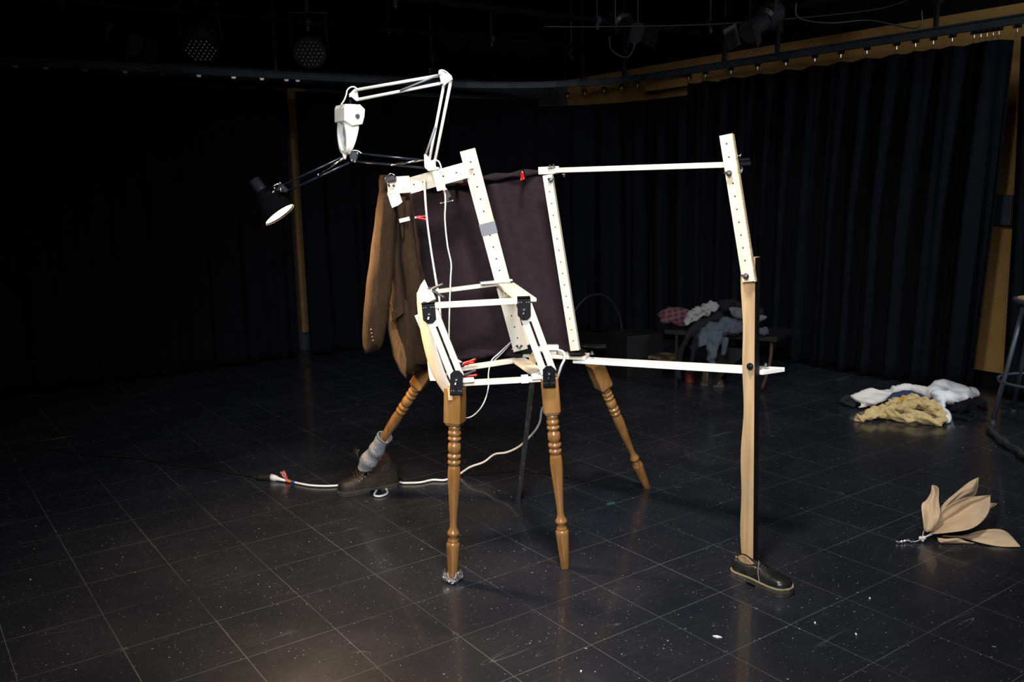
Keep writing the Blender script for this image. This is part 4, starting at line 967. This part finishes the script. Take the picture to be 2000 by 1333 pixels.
garment('white_shirt', [[g(1742, 765, .08, .034), g(1775, 758, .1, .04), g(1800, 765, .09, .034), g(1818, 772, .08, .03)], [g(1748, 775, .04, .04), g(1790, 775, .04, .04)]], creamcl, 'off-white shirt fold behind the navy cloth in the floor pile', 'shirt', tsize=.08, amp=.009, seed=2)
garment('white_shirt', [[g(1812, 765, .08, .034), g(1833, 758, .11, .05), g(1860, 762, .1, .055), g(1885, 770, .08, .05), g(1905, 768, .07, .03)], [g(1830, 775, .08, .04), g(1862, 778, .075, .04), g(1888, 778, .06, .03)], [g(1836, 785, .06, .028), g(1843, 800, .04, .026), g(1849, 813, .03, .024), g(1848, 823, .016, .016)], [g(1822, 772, .07, .024), g(1832, 785, .06, .024)], [g(1890, 765, .085, .03), g(1908, 770, .075, .016), g(1903, 775, .05, .016)]],
        whitecl, 'bright white shirt spread over the right end of the floor pile', 'shirt', tsize=.1, amp=.012, seed=3, ang=.9)
nv = garment('navy_shirt', [[g(1736, 780, .07, .02), g(1755, 772, .085, .024), g(1785, 772, .09, .024), g(1808, 780, .07, .02), g(1826, 790, .05, .02)]], navy, 'navy blue cloth with a yellow cord, between white and tan clothes', 'shirt', tsize=.09, amp=.006)
MB().tube(spline([tuple(g(x, y, h_, 0)[:3]) for x, y, h_ in ((1764, 772, .115), (1760, 782, .1), (1757, 788, .09))], 4), .0032, 6).build('yellow_drawstring', yellow, nv, smooth=True)
MB().tube(spline([tuple(g(x, y, h_, 0)[:3]) for x, y, h_ in ((1773, 772, .115), (1764, 779, .105), (1755, 787, .09))], 4), .0032, 6).build('yellow_drawstring', yellow, nv, smooth=True)
garment('felt_hat', [[g(1643, 785, .02, .018), g(1655, 780, .035, .03), g(1668, 785, .03, .026)], [g(1650, 788, .02, .018), g(1668, 793, .015, .014)]], mat('navy_black_felt', (.009, .011, .016), .95), 'dark navy felt hat lying at the left end of the floor pile', 'hat', tsize=.1, amp=.004)
garment('black_clothes', [[g(1860, 800, .03, .028), g(1885, 795, .04, .035), g(1910, 788, .045, .035), g(1922, 795, .03, .028)], [g(1870, 815, .02, .02), g(1895, 818, .02, .022), g(1915, 808, .025, .02)]], blackcl, 'black clothes heaped between the white shirt and the stool', tsize=.07, amp=.014)
garment('black_bag', [[g(1930, 836, .02, .018), g(1955, 860, .02, .02), g(1985, 880, .02, .02), g(2020, 905, .02, .02)]], mat('dusty_black_cloth', (.02, .02, .022), .95), 'rolled black cloth sleeve lying at the foot of the stool', 'cloth', tsize=.05, amp=.006)
MB().tube(spline([fl(x, y, .006) for x, y in ((1880, 700), (1900, 725), (1925, 745), (1960, 752), (2010, 760))], 8), .006, 8).build('floor_cable', cable_b, smooth=True, label='black cable along the foot of the drapes behind the stool', cat='cable')

# ------------------------------------------------------------ paper leaves
pf_ = empty('paper_butterfly', fl(1805, 1052), 'bundle of folded kraft paper leaves tied with white cord', 'paper prop')
def leaf(outL, outR, spine, name='paper_leaf', nv=16):
    L_ = spline(outL, 6); R__ = spline(outR, 6); Sp = spline(spine, 6); rows = []
    def sam(P, t): 
        x = t*(len(P)-1); i = min(int(x), len(P)-2); return lerp(P[i], P[i+1], x-i)
    for j in range(nv+1):
        t = j/nv; a, m_, b = sam(L_, t), sam(Sp, t), sam(R__, t)
        row = []
        for i in range(21):
            u = i/20; p = lerp(a, m_, u*2) if u < .5 else lerp(m_, b, u*2-1)
            w_ = .009*(abs((u*2.5+.35*t) % 1-.5)*2-.5)*math.sin(math.pi*min(1, t*1.1)) + .0025*math.sin(t*14+u*8)
            row.append(p+FRONT*w_+z*w_*.5)
        rows.append(row)
    return MB().loft(rows, 0, False, False).build(name, paper, pf_, smooth=True, solid=.0012)
Yp = 3.44
def q_(x, y, Y): return at(x, y, Y)
leaf([q_(1804, 1038, 3.47), q_(1801, 1010, 3.5), q_(1800, 986, 3.52), q_(1808, 978, 3.54), q_(1818, 964, 3.56), q_(1819, 949, 3.58)], [q_(1817, 1040, 3.45), q_(1832, 1020, 3.44), q_(1836, 1002, 3.45), q_(1834, 980, 3.48), q_(1833, 955, 3.52), q_(1824, 948, 3.57)], [q_(1810, 1040, 3.44), q_(1815, 1015, 3.46), q_(1818, 996, 3.49), q_(1822, 978, 3.52), q_(1826, 962, 3.55), q_(1822, 948, 3.575)])
leaf([q_(1822, 1035, 3.5), q_(1838, 991, 3.52), q_(1870, 960, 3.56), q_(1893, 942, 3.6), q_(1911, 933, 3.64)], [q_(1824, 1037, 3.52), q_(1845, 1005, 3.53), q_(1878, 978, 3.56), q_(1905, 968, 3.6), q_(1911, 934, 3.64)], [q_(1823, 1036, 3.49), q_(1840, 998, 3.5), q_(1875, 966, 3.54), q_(1902, 950, 3.58), q_(1911, 933.5, 3.64)])
leaf([q_(1818, 1040, 3.45), q_(1824, 1018, 3.47), q_(1845, 993, 3.5), q_(1880, 974, 3.53), q_(1905, 970, 3.56), q_(1934, 968, 3.6)], [q_(1821, 1044, 3.42), q_(1860, 1040, 3.38), q_(1895, 1034, 3.38), q_(1920, 1018, 3.42), q_(1932, 998, 3.5), q_(1934, 969, 3.6)], [q_(1819, 1042, 3.47), q_(1842, 1020, 3.5), q_(1875, 1000, 3.53), q_(1900, 986, 3.55), q_(1920, 977, 3.57), q_(1934, 968.5, 3.6)])
leaf([q_(1900, 1010, 3.56), q_(1925, 985, 3.62), q_(1947, 984, 3.68)], [q_(1905, 1018, 3.56), q_(1930, 998, 3.62), q_(1947, 985, 3.68)], [q_(1902, 1014, 3.55), q_(1926, 991, 3.61), q_(1947, 984.5, 3.68)])
leaf([fl(1840, 1046, .012), q_(1880, 1047, 3.44), q_(1915, 1037, 3.46), q_(1945, 1034, 3.46), q_(1968, 1040, 3.44), fl(1992, 1068, .004)], [fl(1842, 1050, .006), fl(1885, 1053, .012), fl(1915, 1061, .008), fl(1945, 1067, .004), fl(1970, 1069, .003), fl(1992, 1069, .003)], [fl(1841, 1048, .02), q_(1882, 1049, 3.41), q_(1915, 1047, 3.42), q_(1945, 1046, 3.4), q_(1970, 1053, 3.38), fl(1992, 1068, .006)])
leaf([fl(1829, 1050, .012), fl(1845, 1053, .02), fl(1870, 1052, .025), fl(1888, 1058, .01), fl(1902, 1061, .008)], [fl(1836, 1062, .003), fl(1850, 1062, .004), fl(1875, 1062, .004), fl(1892, 1063, .003), fl(1903, 1062, .004)], [fl(1833, 1057, .014), fl(1848, 1058, .018), fl(1872, 1058, .018), fl(1890, 1060, .012), fl(1902, 1061, .006)])
mb = MB(); kn = fl(1801, 1053, .015)
for dx, dz in ((0, 0), (.008, .004), (-.006, .003), (.002, -.005)): mb.ball(kn+Vector((dx, 0, dz)), .0085, 8)
mb.build('knot', cable_w, pf_, smooth=True)
mb = MB()
for e in (at(1804, 1038, 3.47), at(1820, 1042, 3.44), at(1821, 1045, 3.43)): mb.tube(spline([kn, lerp(kn, e, .5)+z*.001, e], 4), .0016, 6)
mb.tube(spline([kn, fl(1790, 1058, .006), fl(1780, 1059, .004)], 4), .0016, 6); mb.build('white_cord', cable_w, pf_, smooth=True)
mb = MB(); mb.tube(spline([fl(1782, 1060, .006), fl(1773, 1056, .01), fl(1765, 1058, .008), fl(1756, 1060, .006), fl(1750, 1058, .008)], 5), [.005+.0025*math.sin(i*1.7) for i in range(21)], 7); mb.build('cord_end_wrap', foil, pf_)
# ------------------------------------------------------------ metal stool
stc = Vector((3.12, 5.14, 0)); st = empty('metal_stool', stc, 'grey metal stool with a round wooden seat at the right edge', 'stool')
zs = .745; rs_ = .185
MB().lathe(stc+z*(zs-.03), stc+z*(zs-.004), [(0, rs_-.01), (.2, rs_), (.9, rs_), (1, rs_-.006)], 40).build('seat_ring', stoolm, st, smooth=True)
MB().lathe(stc+z*(zs-.006), stc+z*zs, [(0, rs_-.02), (1, rs_-.024)], 40).build('seat', seatw, st)
f0 = fl(1938, 828); v0 = (f0-stc); ang = math.atan2(v0.y, v0.x); rf = v0.length
for k in range(4):
    a = ang-k*math.pi/2; d = Vector((math.cos(a), math.sin(a), 0))
    lg = MB().tube([stc+d*.14+z*(zs-.02), stc+d*rf+z*.0], .0135, 12).build('leg', stoolm, st, smooth=True)
    MB().lathe(stc+d*rf+z*.0, stc+d*rf+z*.025, [(0, .016), (1, .0155)], 12).build('foot_cap', stoolm, lg)
rr = lerp(.14, rf, .66)
MB().tube([stc+Vector((math.cos(a)*rr, math.sin(a)*rr, .25)) for a in [2*math.pi*k/48 for k in range(49)]], .009, 8).build('foot_ring', stoolm, st, smooth=True)
# ------------------------------------------------------------ bench with clothes, in the dim back
def wpt(x, y, Y): return at(x, y, Y)
BA = at(1300, 652, 6.43); BB = at(1520, 655, 6.0); BA.z = BB.z = .385; bu_ = (BB-BA).normalized(); bk = Vector((-bu_.y, bu_.x, 0))
bn = empty('bench', (BA+BB)/2+bk*.2-z*.385, 'low black bench loaded with clothes in front of the far drapes', 'bench')
MB().bar(BA+bk*.17, BB+bk*.17, .4, .035, z).build('bench_top', vinyl, bn, bev=.004)
for c in (lerp(BA, BB, .1), lerp(BA, BB, .42)):
    mb = MB(); c = Vector((c.x, c.y, 0)); mb.prism([c+z*0-bk*.02, c-bk*.02+z*.367, c+bk*.36+z*.367, c+bk*.36, c+bk*.3, c+bk*.24+z*.08, c+bk*.1+z*.08, c+bk*.05], bu_*.02); mb.build('end_panel', vinyl, bn)
c = lerp(BA, BB, .4); c.z = 0
mb = MB(); mb.prism([c+z*0, c+z*.3, c+bu_*.3+z*.3, c+bu_*.12+z*.12, c+bu_*.05], bk*.018); mb.build('front_panel', vinyl, bn)
c = lerp(BA, BB, .93); c.z = 0
MB().tube(spline([c+bk*.05+z*.36, c+bk*.05+z*.2-bu_*.01, c+bk*.05+z*.01-bu_*.06], 5), .013, 8).build('bench_leg', brownsh, bn, smooth=True)
bx = empty('black_cube', at(1255, 700, 6.6), 'plain black rehearsal box at the left end of the bench', 'box')
bxc = fl(1262, 690, 0); bxc = Vector((.93, 6.7, .17)); MB().box(bxc, .32, .3, .34, .45).build('box_body', vinyl, bx, bev=.004)
def h_(x, y, Y, r): p = at(x, y, Y); return (p.x, p.y, p.z, r)
garment('plaid_shirt', [[h_(1290, 616, 6.5, .03), h_(1305, 613, 6.5, .045), h_(1330, 614, 6.5, .05), h_(1345, 620, 6.45, .04)], [h_(1295, 625, 6.45, .03), h_(1325, 627, 6.45, .035), h_(1345, 630, 6.4, .03)]], plaid, 'red and black plaid shirt at the left end of the bench pile', 'shirt', tsize=.08, amp=.008)
garment('grey_shirt', [[h_(1390, 595, 6.35, .03), h_(1375, 604, 6.35, .035), h_(1358, 612, 6.35, .035), h_(1345, 622, 6.3, .03), h_(1340, 636, 6.25, .018)], [h_(1385, 610, 6.28, .022), h_(1368, 618, 6.28, .022), h_(1350, 630, 6.25, .02)], [h_(1400, 598, 6.35, .018), h_(1392, 606, 6.3, .018)]], greycl, 'light grey shirt bunched on top of the bench pile', 'shirt', tsize=.05, amp=.012, seed=4, ang=.8)
garment('black_coat', [[h_(1392, 606, 6.45, .035), h_(1420, 598, 6.4, .05), h_(1450, 603, 6.3, .045), h_(1480, 612, 6.25, .04)], [h_(1405, 618, 6.3, .035), h_(1375, 632, 6.25, .035), h_(1345, 655, 6.2, .03), h_(1330, 690, 6.15, .035), h_(1325, 735, 6.12, .03)], [h_(1370, 650, 6.2, .03), h_(1355, 690, 6.17, .035), h_(1350, 725, 6.15, .03)]], blackcl, 'black coat spilling over the front of the bench', 'coat', tsize=.12, amp=.012)
garment('slate_hoodie', [[h_(1450, 632, 6.15, .04), h_(1420, 634, 6.12, .05), h_(1395, 642, 6.08, .05), h_(1378, 655, 6.02, .045), h_(1368, 672, 5.98, .032)], [h_(1405, 655, 6.02, .04), h_(1392, 675, 5.98, .035), h_(1390, 700, 5.97, .03), h_(1392, 722, 5.97, .026)], [h_(1440, 645, 6.1, .035), h_(1415, 650, 6.05, .03)]], bluegrey, 'slate blue hoodie draped over the front of the bench', 'hoodie', tsize=.06, amp=.011, seed=5)
garment('slate_hoodie', [[h_(1430, 612, 6.1, .022), h_(1445, 616, 6.08, .03), h_(1470, 622, 6.05, .032), h_(1495, 620, 6.05, .025)], [h_(1425, 604, 6.12, .016), h_(1440, 604, 6.12, .016), h_(1455, 612, 6.1, .016)]], mat('mid_grey_fleece', (.07, .076, .085), .95), 'mid-grey hoodie folded behind the pine post on the bench', 'hoodie', tsize=.08, amp=.008)
garment('dark_trousers', [[h_(1430, 645, 6.0, .03), h_(1460, 642, 6.0, .035), h_(1495, 648, 6.0, .03)], [h_(1418, 665, 5.95, .025), h_(1413, 690, 5.93, .02)]], bluedk, 'dark slate trousers on the bench below the hoodies', 'trousers', tsize=.08, amp=.008)
# chair in the far corner
ch = empty('tub_chair', fl(1200, 690), 'dim black chair with a curved back and worn wooden rim, left of the bench', 'chair')
cc_ = at(1210, 683, 7.1); cc_.z = .18
MB().lathe(cc_-z*.02+AM*.2, cc_+z*.02+AM*.2, [(0, .3), (.5, .31), (1, .3)], 36).build('seat', vinyl, ch)
mb = MB(); mb.tube([cc_+AM*.2+Vector((math.cos(a)*.31, math.sin(a)*.31, .0)) for a in [math.pi*(.95+1.1*k/24) for k in range(25)]], .009, 6); mb.build('seat_rim', wornwood, ch)
mb = MB(); mb.tube([cc_+AM*.32+AI*(-.28+.3*(1-math.cos(a)))+z*(.37*math.sin(a)) for a in [math.pi*k/24 for k in range(25)]], .009, 6); mb.build('back_hoop', pipem, ch, smooth=True)
mb = MB()
for k in range(4):
    a = k*math.pi/2+.6; d = Vector((math.cos(a), math.sin(a), 0)); mb.tube([cc_+AM*.2+d*.2, Vector((cc_.x, cc_.y, 0))+AM*.2+d*.24], .011, 6)
mb.build('leg_frame', vinyl, ch)
MB().bar(at(1283, 694, 6.5), at(1320, 701, 6.4), .02, .25).build('shelf', wornwood, bn, label='worn wooden shelf edge')
footwear('brown_boot', fl(1372, 752), fl(1412, 757), [(0, .02, .06, .015, 1, 0), (.1, .034, .09, .03, 1, 0), (.35, .036, .09, .03, 1, 0), (.5, .038, .06, .02, .4, 0), (.7, .042, .045, .01, 0, 0), (.9, .036, .036, .01, 0, 0), (1, .01, .01, .01, 0, 0)], .02, brownsh, soleg, 'brown boot standing on the floor under the hanging hoodie')
rc = empty('red_cup', fl(1351, 745), 'small red tin on the floor under the bench', 'tin')
MB().lathe(Vector((*fl(1348, 747).xy, 0)), Vector((*fl(1348, 747).xy, .09)), [(0, .035), (.05, .037), (.95, .037), (1, .034)], 20).build('tin_body', mat('dull_red_tin', (.09, .006, .008), .5), rc, smooth=False)
# ------------------------------------------------------------ tape mark and scraps on the floor
tp0 = fl(1193, 984); mb = MB(); mb.box(Vector((tp0.x, tp0.y, .0006)), .045, .02, .001, .6166); mb.build('floor_tape_mark', green, label='green tape mark on the floor between the table legs', cat='tape')
random.seed(11)
for x, y, lb in ((1699, 1170, 'tiny pale scrap right of the shoe'), (1672, 1240, 'larger white paper scrap on the floor below the shoe'), (1401, 1245, 'long thin white scrap left of the lower paper scrap'), (1135, 1313, 'white speck of paper at the bottom edge'), (1592, 1218, 'small white fleck between the shoe and the lower scrap'), (556, 920, None)):
    if lb is None: continue
    c = fl(x, y); a = random.uniform(0, 3); l_ = .013 if 'long' not in lb else .03
    d = Vector((math.cos(a), math.sin(a), 0)); e = Vector((-d.y, d.x, 0))
    MB().prism([c+d*l_*.5, c+e*l_*.25, c-d*l_*.5, c-e*l_*.2+d*.002], (0, 0, .003)).build('paper_scrap', whitecl, label=lb, cat='scrap', group='paper scraps on the floor')
